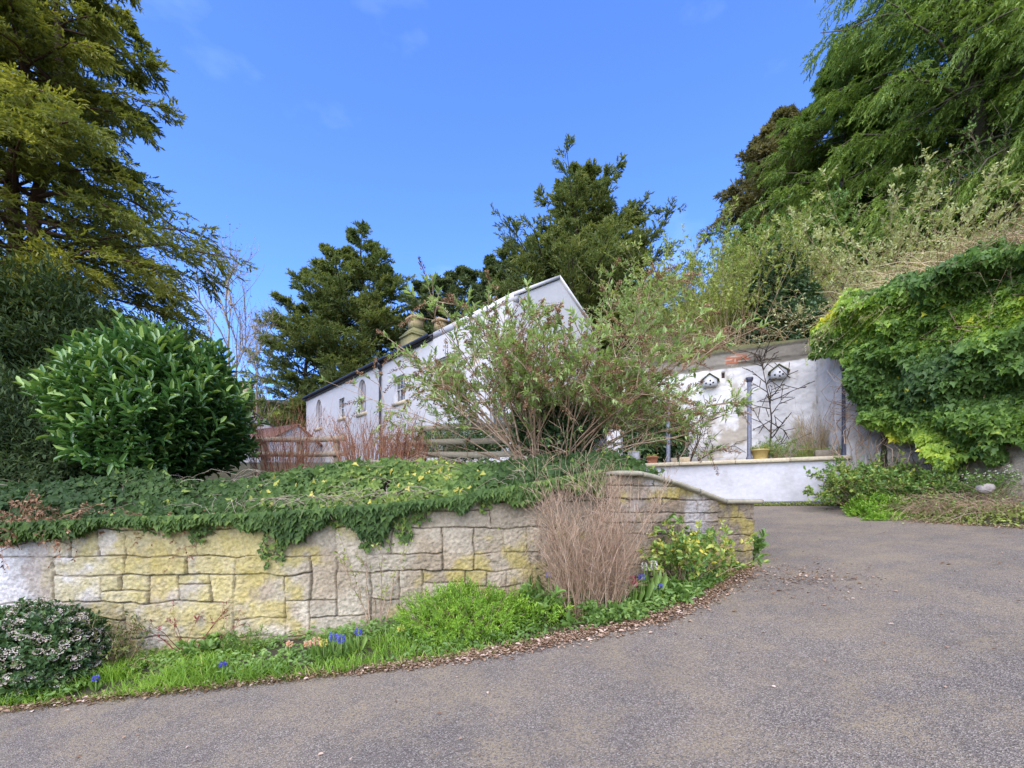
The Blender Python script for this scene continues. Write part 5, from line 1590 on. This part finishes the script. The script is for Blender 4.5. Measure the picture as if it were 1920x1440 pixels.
# low broad-leaved weeds
N = 15000
x = rng.uniform(-7.5, 3.25, N); f = rng.random(N); y = edgeY(x) + .04 + (wallY(x) - .08 - edgeY(x)) * f
k_ = rng.random(N) < ss((n2(x, y, 2.2, 171, 3) - .40) / .16) * np.interp(x, [-7, -3, 0, 3], [.75, .7, .9, 1])
x, y = x[k_], y[k_]; N = len(x)
hh = (.03 + .15 * n2(x, y, 3.0, 172, 2)) * rng.random(N) ** .6
p = np.stack([x, y, gz(x, y) + hh], -1)
nn = nz(np.array([0, -.35, 1.]) + rvec(N) * .55)
g = G(); leaves(g, p, nz(np.cross(nn, rvec(N))), nn, .05 * (.5 + .9 * rng.random(N)), .026, 'f', np.clip(.5 * rng.random(N) + .8 * (n2(x, y, 1.6, 173) - .3), 0, 1))
tag(g.build('verge_weeds', L_GRN), kind='stuff')
N = 9000
y = rng.uniform(4.5, 11, N); rx_ = np.interp(y, [4, 6.85, 8.2, 10.4, 11], [9.0, 7.75, 7.4, 7.85, 8.2])
x = rx_ + .1 + rng.random(N) * 2.0
hh = .22 * n2(x, y, 2.2, 181, 2) * rng.random(N) * ss((x - rx_) / .5)
p = np.stack([x, y, gz(x, y) + hh + .01], -1)
nn = nz(np.array([-.3, -.3, 1.]) + rvec(N) * .6)
g = G(); leaves(g, p, nz(np.cross(nn, rvec(N))), nn, .06 * (.5 + .9 * rng.random(N)), .03, 'f', np.clip(.7 * rng.random(N) + .5 * (n2(x, y, 1.6, 183) - .3), 0, 1))
tag(g.build('verge_undergrowth', L_WIL), kind='stuff')
# leaf litter along the kerbless road edge
N = 9000
x = np.concatenate([rng.uniform(-1.4, 3.3, 6800), rng.uniform(-8, -1.4, 2200)])
e = edgeY(x)
sc = np.interp(x, [-8, -1.5, 0, 1.4, 2.4, 3.3], [.03, .045, .09, .12, .14, .17])
y = e - .02 + rng.normal(size=N) * sc
x2 = rng.normal(size=420) * .36 + 3.4; y2 = rng.normal(size=420) * .42 + 5.4
k2_ = (y2 < edgeY(np.minimum(x2, 3.3)) + .3)
x = np.concatenate([x, x2[k2_]]); y = np.concatenate([y, y2[k2_]])
x3 = rng.uniform(-4, 7.5, 420); y3 = rng.uniform(1.4, 8.5, 420); k3 = y3 < edgeY(np.minimum(x3, 3.25)) - .05
k3 |= (x3 > 3.5)
x = np.concatenate([x, x3[k3]]); y = np.concatenate([y, y3[k3]])
xr_ = rng.uniform(0, 1, 1500); yy_ = 5.0 + 5.6 * xr_
x4 = np.interp(yy_, [5, 6.85, 8.2, 10.4, 11], [8.6, 7.75, 7.4, 7.85, 8.2]) + rng.normal(size=1500) * .10
x = np.concatenate([x, x4]); y = np.concatenate([y, yy_])
N = len(x)
z = np.maximum(gz(x, y), road_z(x, y)) + .012 + .012 * rng.random(N)
nn = nz(np.array([0, 0, 1.]) + rvec(N) * .35)
big = np.where(rng.random(N) < .12, 1.6, 1.)
g = G(); leaves(g, np.stack([x, y, z], -1), nz(np.cross(nn, rvec(N))), nn, .034 * big * (.4 + .8 * rng.random(N)), .019 * big, 'f', rng.random(N))
tag(g.build('fallen_leaves', L_LIT), kind='stuff')
# a strip of moss and crumbs of soil at the road edge
N = 14000
x = rng.uniform(-8, 3.3, N); y = edgeY(x) + rng.normal(size=N) * .05 - .03
g = G(); p = np.stack([x, y, road_z(x, y) + .008 + .006 * rng.random(N)], -1)
leaves(g, p, rvec(N), nz(np.array([0, 0, 1.]) + rvec(N) * .5), .018 * (.5 + rng.random(N)), .014, 'd', rng.random(N) * .6)
tag(g.build('edge_debris', barkmat('edge_crumbs', [(0, (.10, .055, .025)), (.5, (.20, .13, .055)), (1, (.20, .20, .05))])), kind='stuff')

# ------------------------------------------------------------------ plants on the verge
def vg(px, py, h=0.): return hit(px, py, h, 2.4, 30)
def at_d(px, Y): 
    X = (px - HX) / F * Y
    return gp(X, Y)
def on_verge(px, f):
    Yv = 4.5
    for _ in range(8):
        X = (px - HX) / F * Yv; Yv = float(edgeY(X) + (wallY(X) - edgeY(X)) * f)
    return gp((px - HX) / F * Yv, Yv)
b0 = on_verge(1108, .38)
shrub('twiggy_shrub', 'tall brown leafless shrub of many fine upright twigs by the stone wall', 'shrub', b0, 1.85, n=160, spread=.17, curve=.12, r0=.0055, nsub=8, sublen=.38, sm=B_TWIG, lm=L_SEED, nlv=0, rb=(.34, .13), seed=201, subspread=.75, up=.4, hv=.75, sub2=3, st=(.25, 1), wig=.035)
b0 = on_verge(1285, .62)
shrub('variegated_bush', 'small yellow and green leaved bush between the twiggy shrub and the wall end', 'bush', b0, .86, n=40, spread=.65, curve=.1, r0=.006, nsub=7, sublen=.26, sm=B_TWIG, lm=L_VAR, nlv=8, stemleaf=6, leaf=(.062, .034), kind='f', rb=(.12, .1), seed=202, hv=.4, lt=(.3, 1.), st=(.4, 1))
b0 = on_verge(880, .45)
bush('juniper_mound', 'spreading lime-green feathery mound at the foot of the stone wall', 'bush', b0 + (-.02, .0, .10), (.62, .30, .36), 2100, 14, (.038, .009), L_JUN, B_TWIG, 31, 'd', .35, .40, 2.4, .16, zmin=lambda p: gz(p[:, 0], p[:, 1]), inner=.3)
b0 = on_verge(1005, .4)
shrub('herb_clump', 'yellow-green leafy clump between the feathery mound and the twiggy shrub', 'plant', b0, .30, n=40, spread=.8, r0=.004, nsub=4, sublen=.12, sm=B_GRN, lm=L_JUN, nlv=7, stemleaf=6, leaf=(.05, .014), rb=(.16, .1), seed=203)
b0 = on_verge(1040, .55)
shrub('broadleaf_clump', 'broad fresh green leaves beside the blue hyacinths', 'plant', b0, .34, n=22, spread=.9, r0=.005, nsub=3, sublen=.12, sm=B_GRN, lm=L_GRN, nlv=5, stemleaf=8, leaf=(.11, .05), kind='f', rb=(.14, .1), seed=204)
b0 = on_verge(1150, .18)
shrub('broadleaf_clump', 'low green weeds at the foot of the twiggy shrub', 'plant', b0, .20, n=60, spread=1.0, r0=.003, nsub=3, sublen=.10, sm=B_GRN, lm=L_GRN, nlv=5, stemleaf=6, leaf=(.055, .034), kind='f', rb=(.22, .05), seed=205)
b0 = on_verge(1245, .4)
shrub('broadleaf_clump', 'green leaves around the white hyacinths', 'plant', b0, .20, n=34, spread=.9, r0=.004, nsub=3, sublen=.10, sm=B_GRN, lm=L_GRN, nlv=5, stemleaf=7, leaf=(.09, .036), kind='f', rb=(.24, .1), seed=206)
c = gp(3.52, 6.72)
shrub('hellebore', 'bright green plant with drooping pointed leaves tucked behind the wall end', 'plant', c, .50, n=16, spread=.3, curve=.2, droop=.25, r0=.006, nsub=4, sublen=.14, sm=B_GRN, lm=L_GRN, nlv=6, stemleaf=10, leaf=(.11, .04), kind='f', rb=(.04, .1), seed=207)
# white-flowered viburnum at the lower left
b0 = on_verge(70, .42)
vbo = bush('viburnum_bush', 'rounded dark green bush dotted with pinkish white flower heads', 'bush', b0 + (-.06, .02, .30), (.62, .36, .42), 2300, 8, (.05, .024), L_VIB, B_TWIG, 33, 'f', .4, .25, 1.5, .14, zmin=lambda p: gz(p[:, 0], p[:, 1]))
rngk = np.random.default_rng(5)
fc = np.array(b0) + (-.06, .02, .30)
u = rvec(620); u = u[(u[:, 1] < .45) & (u[:, 2] > -.55)][:230]
k_ = 1 + .5 * (fbm(u * 1.2 * 1.5 + 33, 33, 3) - .5)
cen = fc + u * np.array([.62, .36, .42]) * (k_ * 1.05)[:, None]
M = 34
off = rvec(len(cen), M)
pp = cen[:, None] + off * np.array([.030, .030, .020]) + u[:, None] * .015
g = G(); leaves(g, pp, nz(off + u[:, None]), nz(u[:, None] + off * .6), .013, .011, 'd', np.clip(np.repeat(rng.random(len(cen)), M) * .5 + .5 * rng.random(len(cen) * M), 0, 1))
g.build('flower_heads', L_VPK, vbo)
b0 = on_verge(195, .62)
shrub('leafy_shrub', 'thin olive-leaved shrub growing against the wall right of the flowering bush', 'shrub', b0, .62, n=26, spread=.5, r0=.006, nsub=6, sublen=.22, sm=B_TWIG, lm=L_YEW, nlv=8, leaf=(.042, .014), rb=(.1, .06), seed=208)
b0 = on_verge(352, .75)
shrub('rose_bush', 'small red-stemmed rose with dark red new leaves against the yellow stones', 'shrub', b0, .66, n=9, spread=.4, r0=.006, nsub=3, sublen=.16, sm=barkmat('red_rose_stem', [(0, (.16, .045, .04)), (1, (.26, .08, .06))]), lm=leafmat('red_new_leaf', [(0, (.10, .02, .02)), (1, (.26, .07, .06))], .5, .2), nlv=4, leaf=(.035, .014), rb=(.05, .04), seed=209, st=(.6, 1))
b0 = on_verge(425, .8)
shrub('rose_bush', 'spindly rose shoots with tiny red buds on the stone wall', 'shrub', b0, .60, n=4, spread=.2, r0=.004, nsub=3, sublen=.14, sm=B_TWIG, lm=bpy.data.materials['red_new_leaf'], nlv=4, leaf=(.028, .014), rb=(.04, .03), seed=210, st=(.6, 1))
b0 = on_verge(452, .75)
shrub('herb_clump', 'small upright green herb at the wall foot left of the peach flowers', 'plant', b0, .30, n=22, spread=.4, r0=.003, nsub=4, sublen=.1, sm=B_GRN, lm=L_GRN, nlv=8, leaf=(.03, .01), rb=(.07, .05), seed=211)
b0 = on_verge(400, .8)
shrub('broadleaf_clump', 'dark green crinkled leaves under the rose buds', 'plant', b0, .20, n=20, spread=.8, r0=.004, nsub=3, sublen=.08, sm=B_GRN, lm=L_GRN, nlv=5, stemleaf=6, leaf=(.07, .04), kind='f', rb=(.12, .06), seed=212)
# climbing rose on the wall face
b0 = on_verge(706, .88)
b0[1] = float(wallY(b0[0])) - .10
shrub('climbing_rose', 'sparse climbing rose with small leaves trained up the stone wall', 'shrub', b0, 1.35, n=7, spread=.16, r0=.007, nsub=9, sublen=.26, sm=B_TWIG, lm=L_WIL, nlv=5, leaf=(.038, .018), rb=(.10, .02), seed=213, st=(.3, 1), subspread=.5, hv=.4)
b0 = on_verge(968, .9); b0[1] = float(wallY(b0[0])) - .10
shrub('climbing_rose', 'few thin bare stems climbing the large stone left of the twiggy shrub', 'shrub', b0, 1.15, n=4, spread=.22, r0=.0045, nsub=6, sublen=.2, sm=B_TWIG, lm=L_WIL, nlv=2, leaf=(.03, .014), rb=(.08, .02), seed=214, st=(.3, 1), subspread=.5)

# flowers, each spike a thing of its own
def hyacinth(px, py, mat, label, h=.20, fl=.075, r=.026, kind='hyacinth', group=None, seed=0, nleaf=6):
    p = hit(px, py, h, 2.6, 9)
    X, Y = p[0], p[1]
    if 1150 < px < 1330: Y = min(Y, float(edgeY(X)) + .34 * float(wallY(X) - edgeY(X)))
    Y = min(Y, float(wallY(X)) - .09); Y = max(Y, float(edgeY(X)) + .04)
    b0 = gp((px - HX) / F * Y, Y)
    zt = CZ + (HY - py) / F * Y
    h = max(.10, zt - b0[2])
    o = thing(kind, b0, label, 'flower', group)
    g = G(); tubes(g, np.array([[b0, b0 + (0, 0, h * .5), b0 + (.004, 0, h + fl * .3)]]), .006, 5, .8)
    a = rng.random(nleaf) * 6.28
    leaves(g, np.repeat(b0[None], nleaf, 0), nz(np.stack([np.cos(a) * .5, np.sin(a) * .5, np.ones(nleaf)], -1)), nz(np.stack([np.cos(a), np.sin(a), -.3 * np.ones(nleaf)], -1)), h * (.7 + .4 * rng.random(nleaf)), .022, 'f', .3 + .5 * rng.random(nleaf))
    g.build('leaves', L_GRN, o)
    M = 90
    u = rvec(M); zz = rng.uniform(-.5, .5, M)
    rr = r * np.sqrt(np.clip(1 - (zz * 1.7) ** 2 * .8, .1, 1))
    ph = rng.random(M) * 6.28
    pp = b0 + np.stack([np.cos(ph) * rr * .7, np.sin(ph) * rr * .7, h + zz * fl], -1)
    od = np.stack([np.cos(ph), np.sin(ph), .2 * np.ones(M)], -1)
    g = G(); leaves(g, pp, nz(od + rvec(M) * .5), nz(rvec(M)), .022, .012, 'd', rng.random(M)); g.build('blossom', mat, o)
    return o
for a in [(1073, 1064, L_BLUE, 'tall blue hyacinth standing against the left side of the twiggy shrub', .34, .10, .028), (1029, 1077, L_BLUE, 'small blue hyacinth above the broad green leaves', .3, .06, .024),
          (1057, 1090, L_BLUE, 'blue hyacinth leaning out just below the tall one', .25, .06, .028), (1057, 1114, L_PINK, 'single pink bloom at the left foot of the twiggy shrub', .16, .05, .02),
          (1184, 1087, L_PINK, 'taller pink hyacinth on the right of the twiggy shrub', .26, .08, .024), (1190, 1094, L_PINK, 'pink hyacinth bent to the right beside the taller pink one', .22, .05, .024),
          (1203, 1082, L_BLUE, 'lone blue hyacinth between pink and white flowers', .24, .06, .022), (1221, 1100, L_BLUE, 'low blue hyacinth on the left of a pair in front of white flowers', .16, .05, .03), (1236, 1099, L_BLUE, 'low blue hyacinth on the right of a pair in front of white flowers', .17, .05, .03),
          (1226, 1060, L_WHT, 'larger white hyacinth among strap leaves', .3, .10, .034), (1208, 1062, L_WHT, 'smaller white hyacinth half hidden by the twiggy shrub', .28, .08, .026),
          (1296, 1066, L_BLUE, 'dark blue grape hyacinth under the variegated bush', .18, .05, .018), (1320, 1064, L_BLUE, 'dark blue grape hyacinth nearest the wall end', .18, .05, .018), (1108, 1062, L_BLUE, 'faint blue hyacinth seen through the twigs', .3, .07, .024),
          (625, 1194, L_BLUE, 'vivid blue hyacinth beside the cream and peach blooms', .2, .08, .03), (640, 1198, L_BLUE, 'second vivid blue hyacinth a step right of the peach blooms', .18, .07, .028), (672, 1186, L_BLUE, 'blue hyacinth at the foot of the climbing rose', .2, .06, .026),
          (577, 1207, L_PEACH, 'short peach hyacinth on the left of the peach group', .15, .05, .026), (593, 1202, L_PEACH, 'upright peach hyacinth in the middle of the peach group', .18, .07, .03), (607, 1206, L_YEL, 'creamy yellow hyacinth touching the blue ones', .16, .06, .03), (543, 1207, L_PEACH, 'lone faded peach bloom in the grass', .14, .04, .022),
          (752, 1178, L_YEL, 'pale yellow primrose blooms left of the lime-green mound', .15, .05, .03), (988, 1131, L_YEL, 'single yellow tulip right of the lime-green mound', .2, .05, .02), (418, 1246, L_BLUE, 'solitary small blue flower in the long grass', .13, .04, .02), (180, 1272, L_BLUE, 'tiny blue bloom in the grass by the flowering bush', .12, .035, .018)]:
    hyacinth(*a[:4], h=a[4], fl=a[5], r=a[6], kind='tulip' if 'tulip' in a[3] else 'primrose' if 'primrose' in a[3] else 'hyacinth')
shrub('leaning_stick', 'thick bare stick leaning out of the feathery mound', 'plant', on_verge(962, .45), .40, n=1, spread=.05, r0=.014, nsub=0, sm=B_PALE, rb=(.001, .001), seed=230, lean=(-.5, .2), hv=0., sides=6)

# ------------------------------------------------------------------ right-hand verge
def rv(px, Y): return at_d(px, Y)
shrub('variegated_bush', 'yellow-green sprawling shrub against the end of the white wall', 'shrub', rv(1640, 10.2), 1.15, n=100, spread=.75, curve=.2, r0=.007, nsub=8, sublen=.35, sm=B_TWIG, lm=L_VAR, nlv=12, leaf=(.075, .038), kind='f', rb=(.55, .3), seed=301, tmul=.85)
shrub('variegated_bush', 'yellow-green shrub with brown stems under the ivy curtain', 'shrub', rv(1725, 9.3), .95, n=90, spread=.8, curve=.2, r0=.007, nsub=8, sublen=.32, sm=B_TWIG, lm=L_VAR, nlv=11, leaf=(.068, .034), kind='f', rb=(.5, .3), seed=302, tmul=.7)
shrub('dead_stalks', 'dry brown shrub hanging in the corner between the white wall end and the ivy curtain', 'shrub', rv(1655, 10.35), 1.55, n=80, spread=.4, curve=.3, droop=.25, r0=.007, nsub=8, sublen=.4, sm=B_TWIG, lm=L_VAR, nlv=3, leaf=(.05, .022), rb=(.35, .15), seed=330, tmul=.5)
bush('groundcover_mound', 'bright green creeping mound at the road edge below the white wall', 'plant', rv(1655, 9.3) + (0, 0, .12), (.62, .40, .30), 1800, 9, (.045, .02), L_JUN, None, 41, 'd', .6, .5, 2.0, .12, zmin=lambda p: gz(p[:, 0], p[:, 1]))
bush('groundcover_mound', 'flat strip of green moss plants along the road edge', 'plant', rv(1690, 8.75) + (-.02, 0, .03), (.62, .20, .10), 900, 9, (.035, .016), L_JUN, None, 42, 'd', .6, .5, 2.0, .08, zmin=lambda p: gz(p[:, 0], p[:, 1]))
for i, (px, Y, n, lab) in enumerate([(1760, 8.7, 110, 'dead brown stalks heaped beside the green mound'), (1830, 8.3, 130, 'widest heap of dead brown stalks under the white daisies'), (1905, 7.8, 120, 'dead brown stalks and weeds where the verge leaves the view'), (1960, 8.3, 120, 'dead brown stalks rising against the rubble wall at the verge end')]):
    shrub('dead_stalks', lab, 'plant', rv(px, Y), .85, n=n, spread=1.0, curve=.6, droop=.75, r0=.006, nsub=5, sublen=.35, sm=B_TWIG, lm=L_VAR, nlv=2, leaf=(.04, .018), rb=(.62, .32), seed=310 + i, tmul=.6)
o, tp, td = shrub('daisy_clump', 'leafy green clump topped with small white daisies on the rocky verge', 'flower', rv(1858, 8.25) + (0, 0, .30), .48, n=46, spread=.7, r0=.004, nsub=3, sublen=.14, sm=B_GRN, lm=L_GRN, nlv=6, stemleaf=6, leaf=(.055, .018), rb=(.22, .12), seed=320, tips=True)
q = tp[tp[:, 2] > np.quantile(tp[:, 2], .45)][:60]
M = 9
a = np.arange(M) / M * 6.28
pd_ = np.stack([np.cos(a), np.sin(a) * .6, .5 + np.sin(a) * -.5], -1)
g = G(); leaves(g, np.repeat(q[:, None], M, 1), np.repeat(nz(pd_)[None], len(q), 0), np.tile(np.array([0, -.6, .8]), (len(q), M, 1)), .026, .013, 'd', rng.random(len(q) * M))
g.build('blossom', L_WHT, o)
shrub('daisy_clump', 'thin spray of white flowers left of the leafy daisy clump', 'flower', rv(1815, 8.6) + (0, 0, .35), .40, n=16, spread=.7, r0=.003, nsub=4, sublen=.12, sm=B_GRN, lm=L_WHT, nlv=3, leaf=(.018, .014), rb=(.14, .08), seed=321, lt=(.8, 1))
g = G()
for (px, py, Y, sx_, lab) in [(1848, 916, 8.0, .13, 'pale rounded boulder among dead stalks under the daisies')]:
    c = P(px, py, Y)
    u = bmesh.new(); bmesh.ops.create_icosphere(u, subdivisions=4, radius=1)
    Vv = np.array([v.co[:] for v in u.verts]); Ff = np.array([[v.index for v in f_.verts] for f_ in u.faces]); u.free()
    Vv = Vv * (1 + .5 * (fbm(Vv * 1.6, 333, 4)[:, None] - .5)) * np.array([sx_, sx_ * .8, sx_ * .75]) + c
    g.add(Vv, Ff, .5, np.array([.33, .29, .25]) * (.6 + .5 * fbm(Vv * 12, 334, 3))[:, None])
    tag(g.build('boulder', M_STONE, None, True), lab, 'rock')

# ------------------------------------------------------------------ things on the parapet and the terrace behind it
def potmat(n, c, c2): 
    m, nt, b, out = nodemat(n)
    k2 = ramp(nt, [(.35, c), (.65, c2)], noise(nt, 7, 5))
    nt.links.new(k2, b.inputs['Base Color']); b.inputs['Roughness'].default_value = .75
    bump(nt, b, noise(nt, 50, 4), .4, .005)
    return m
ZT = PTOP + .0985
def pot(name, px, back, h, rt, rb_, mat, label, cat, rim=True, seed=0):
    c = on_par(px, back)
    o = thing(name, (c[0], c[1], ZT), label, cat)
    pr = [(0, 0), (rb_, 0), (rb_ + .004, .01), (rt * .97, h * .84)]
    pr += [(rt * 1.05, h * .84), (rt * 1.08, h), (rt * .95, h), (rt * .9, h * .86), (0, h * .86)] if rim else [(rt, h), (rt * 1.02, h + .012), (rt * .95, h), (rt * .9, h * .88), (0, h * .88)]
    g = G(); lathe(g, pr, (c[0], c[1], ZT), 28); g.build('body', mat, o, False)
    g = G(); lathe(g, [(rt * .92, h * .87), (rt * .6, h * .9), (0, h * .92)], (c[0], c[1], ZT), 20); g.build('soil', bpy.data.materials['soil'], o)
    return o, np.array([c[0], c[1], ZT + h * .9])
M_ZINC = potmat('galvanised_zinc', (.20, .20, .21), (.40, .40, .40))
M_TERR = potmat('terracotta', (.23, .085, .045), (.34, .13, .07))
M_YPOT = potmat('yellow_stoneware', (.30, .215, .06), (.42, .32, .11))
o, c = pot('bucket', 1189, .16, .36, .185, .15, M_ZINC, 'grey galvanised bucket planter near the white pillar', 'bucket', False)
shrub('standard_tree', 'spindly little tree with a bare pale stem growing in the galvanised bucket', 'tree', c, 1.35, n=3, spread=.05, r0=.018, nsub=16, sublen=.45, sm=B_PALE, lm=L_WIL, nlv=5, leaf=(.06, .022), rb=(.02, .02), seed=401, st=(.78, 1), up=.2)
shrub('trailing_herb', 'pale trailing herb filling the galvanised bucket', 'plant', c, .16, n=26, spread=1.0, r0=.003, nsub=3, sublen=.1, sm=B_GRN, lm=L_VAR, nlv=5, leaf=(.03, .016), rb=(.12, .12), seed=402)
o, c = pot('plant_pot', 1223, .14, .20, .165, .12, M_TERR, 'squat terracotta pot beside the galvanised bucket', 'plant pot')
shrub('trailing_herb', 'few yellowing leaves in the squat terracotta pot', 'plant', c, .14, n=14, spread=.8, r0=.003, nsub=3, sublen=.08, sm=B_GRN, lm=L_VAR, nlv=4, leaf=(.04, .018), rb=(.08, .08), seed=403)
o, c = pot('plant_pot', 1425, .20, .27, .21, .15, M_YPOT, 'wide yellow stoneware pot right of the middle post', 'plant pot')
shrub('trailing_herb', 'low green and brown herb in the yellow stoneware pot', 'plant', c, .18, n=40, spread=.9, r0=.003, nsub=3, sublen=.1, sm=B_GRN, lm=L_WIL, nlv=5, leaf=(.035, .014), rb=(.14, .14), seed=404)
for i, (px, w, h, cc, lab) in enumerate([(1264, .16, .14, (.24, .20, .14), 'small dark squared stone block right beside the slim grey post'), (1284, .28, .15, (.42, .33, .20), 'larger tan squared stone block on the parapet')]):
    c = on_par(px, .17)
    G_ = G().box((c[0], c[1], ZT + h / 2 + .002), (w, .2, h), ang, .5, cc, .012, .004)
    tag(G_.build('stone_block', M_COPE), lab, 'stone block')
c = on_par(1462, .55); zt_ = 2.84
shrub('fern_shrub', 'bright green ferny shrub with coppery tips between the yellow pot and mossy trough', 'shrub', (c[0], c[1], zt_), .78, n=60, spread=.45, r0=.005, nsub=7, sublen=.22, sm=B_TWIG, lm=L_GRN, nlv=9, leaf=(.045, .014), rb=(.2, .15), seed=405)
c = on_par(1442, 1.45)
shrub('wall_tree', 'bare tree with a straight stem and side branches flat against the white wall', 'tree', (c[0], c[1], 2.84), 3.25, n=1, spread=.0, curve=0, r0=.045, nsub=26, sublen=.95, sm=B_DARK, nlv=0, rb=(.01, .01), seed=406, st=(.18, .97), hv=0, subspread=1.3, up=.0, sides=8, sub2=5, wig=.03)
c = on_par(1296, 1.35)
shrub('bare_vine', 'gnarled bare vine with twisting branches on the white wall', 'shrub', (c[0] - .1, c[1], 2.84), 2.1, n=6, spread=.6, curve=.25, r0=.03, nsub=9, sublen=.9, sm=B_DARK, nlv=0, rb=(.1, .05), seed=407, wig=.05, sub2=4, lean=(.2, 0), subspread=1.0, droop=.2)
c = on_par(1228, .95)
bush('glossy_shrub', 'dark large-leaved evergreen shrub behind the pots and slim post', 'shrub', (c[0], c[1], 3.7), (.85, .45, .95), 620, 8, (.17, .065), L_IVD, B_DARK, 51, 'f', -.1, .35, 1.5, .3)
c = on_par(1222, 1.2)
shrub('evergreen_shrub', 'yellow-green leafy shrub reaching up the wall beneath the buddleia branches', 'shrub', (c[0], c[1], 2.85), 2.9, n=26, spread=.22, r0=.012, nsub=9, sublen=.5, sm=B_TWIG, lm=L_GRN, nlv=8, leaf=(.11, .04), kind='f', rb=(.4, .2), seed=408)
c = on_par(1527, 1.0)
shrub('dry_reed_clump', 'sheaf of dry tan canes leaning on the return of the white wall', 'plant', (c[0], c[1], 2.9), 1.75, n=120, spread=.16, curve=.12, droop=.1, r0=.007, nsub=5, sublen=.4, sm=B_TAN, nlv=0, rb=(.28, .15), seed=409, lean=(.02, .1), subspread=.3, hv=.45)
c = on_par(1515, .75)
bush('mossy_mound', 'mossy stone mound with dry grass on the parapet terrace', 'plant', (c[0] + .35, c[1], 2.98), (.62, .30, .24), 2200, 7, (.05, .009), L_WIL, None, 52, 'd', .5, .3, 2., .08)
c = on_par(1555, .35)
g = G().box((c[0], c[1], ZT + .10), (.62, .16, .20), ang, .5, (.20, .17, .12), .01, .006)
tag(g.build('trough', M_COPE), 'weathered stone trough at the ivy end of the parapet', 'planter')
c = on_par(1573, .45)
shrub('fern_shrub', 'small green herb tuft behind the trough next to the worn post', 'plant', (c[0], c[1], 2.9), .42, n=24, spread=.5, r0=.004, nsub=4, sublen=.14, sm=B_GRN, lm=L_GRN, nlv=6, leaf=(.04, .016), rb=(.1, .08), seed=410)
# weeds at the foot of the parapet
N = 1500
t = rng.random(N)
xy = PAR0 + (PAR1 - PAR0) * (t * .75)[:, None] - PN * (.08 + .12 * rng.random(N))[:, None]
p = np.concatenate([xy, (road_z(xy[:, 0], xy[:, 1]) + .02 + .10 * rng.random(N) * n2(xy[:, 0], xy[:, 1], 4, 171))[:, None]], -1)
g = G(); leaves(g, p, nz(rvec(N) + np.array([0, 0, .6])), rvec(N), .05, .018, 'd', rng.random(N))
tag(g.build('parapet_weeds', L_WIL), kind='stuff')
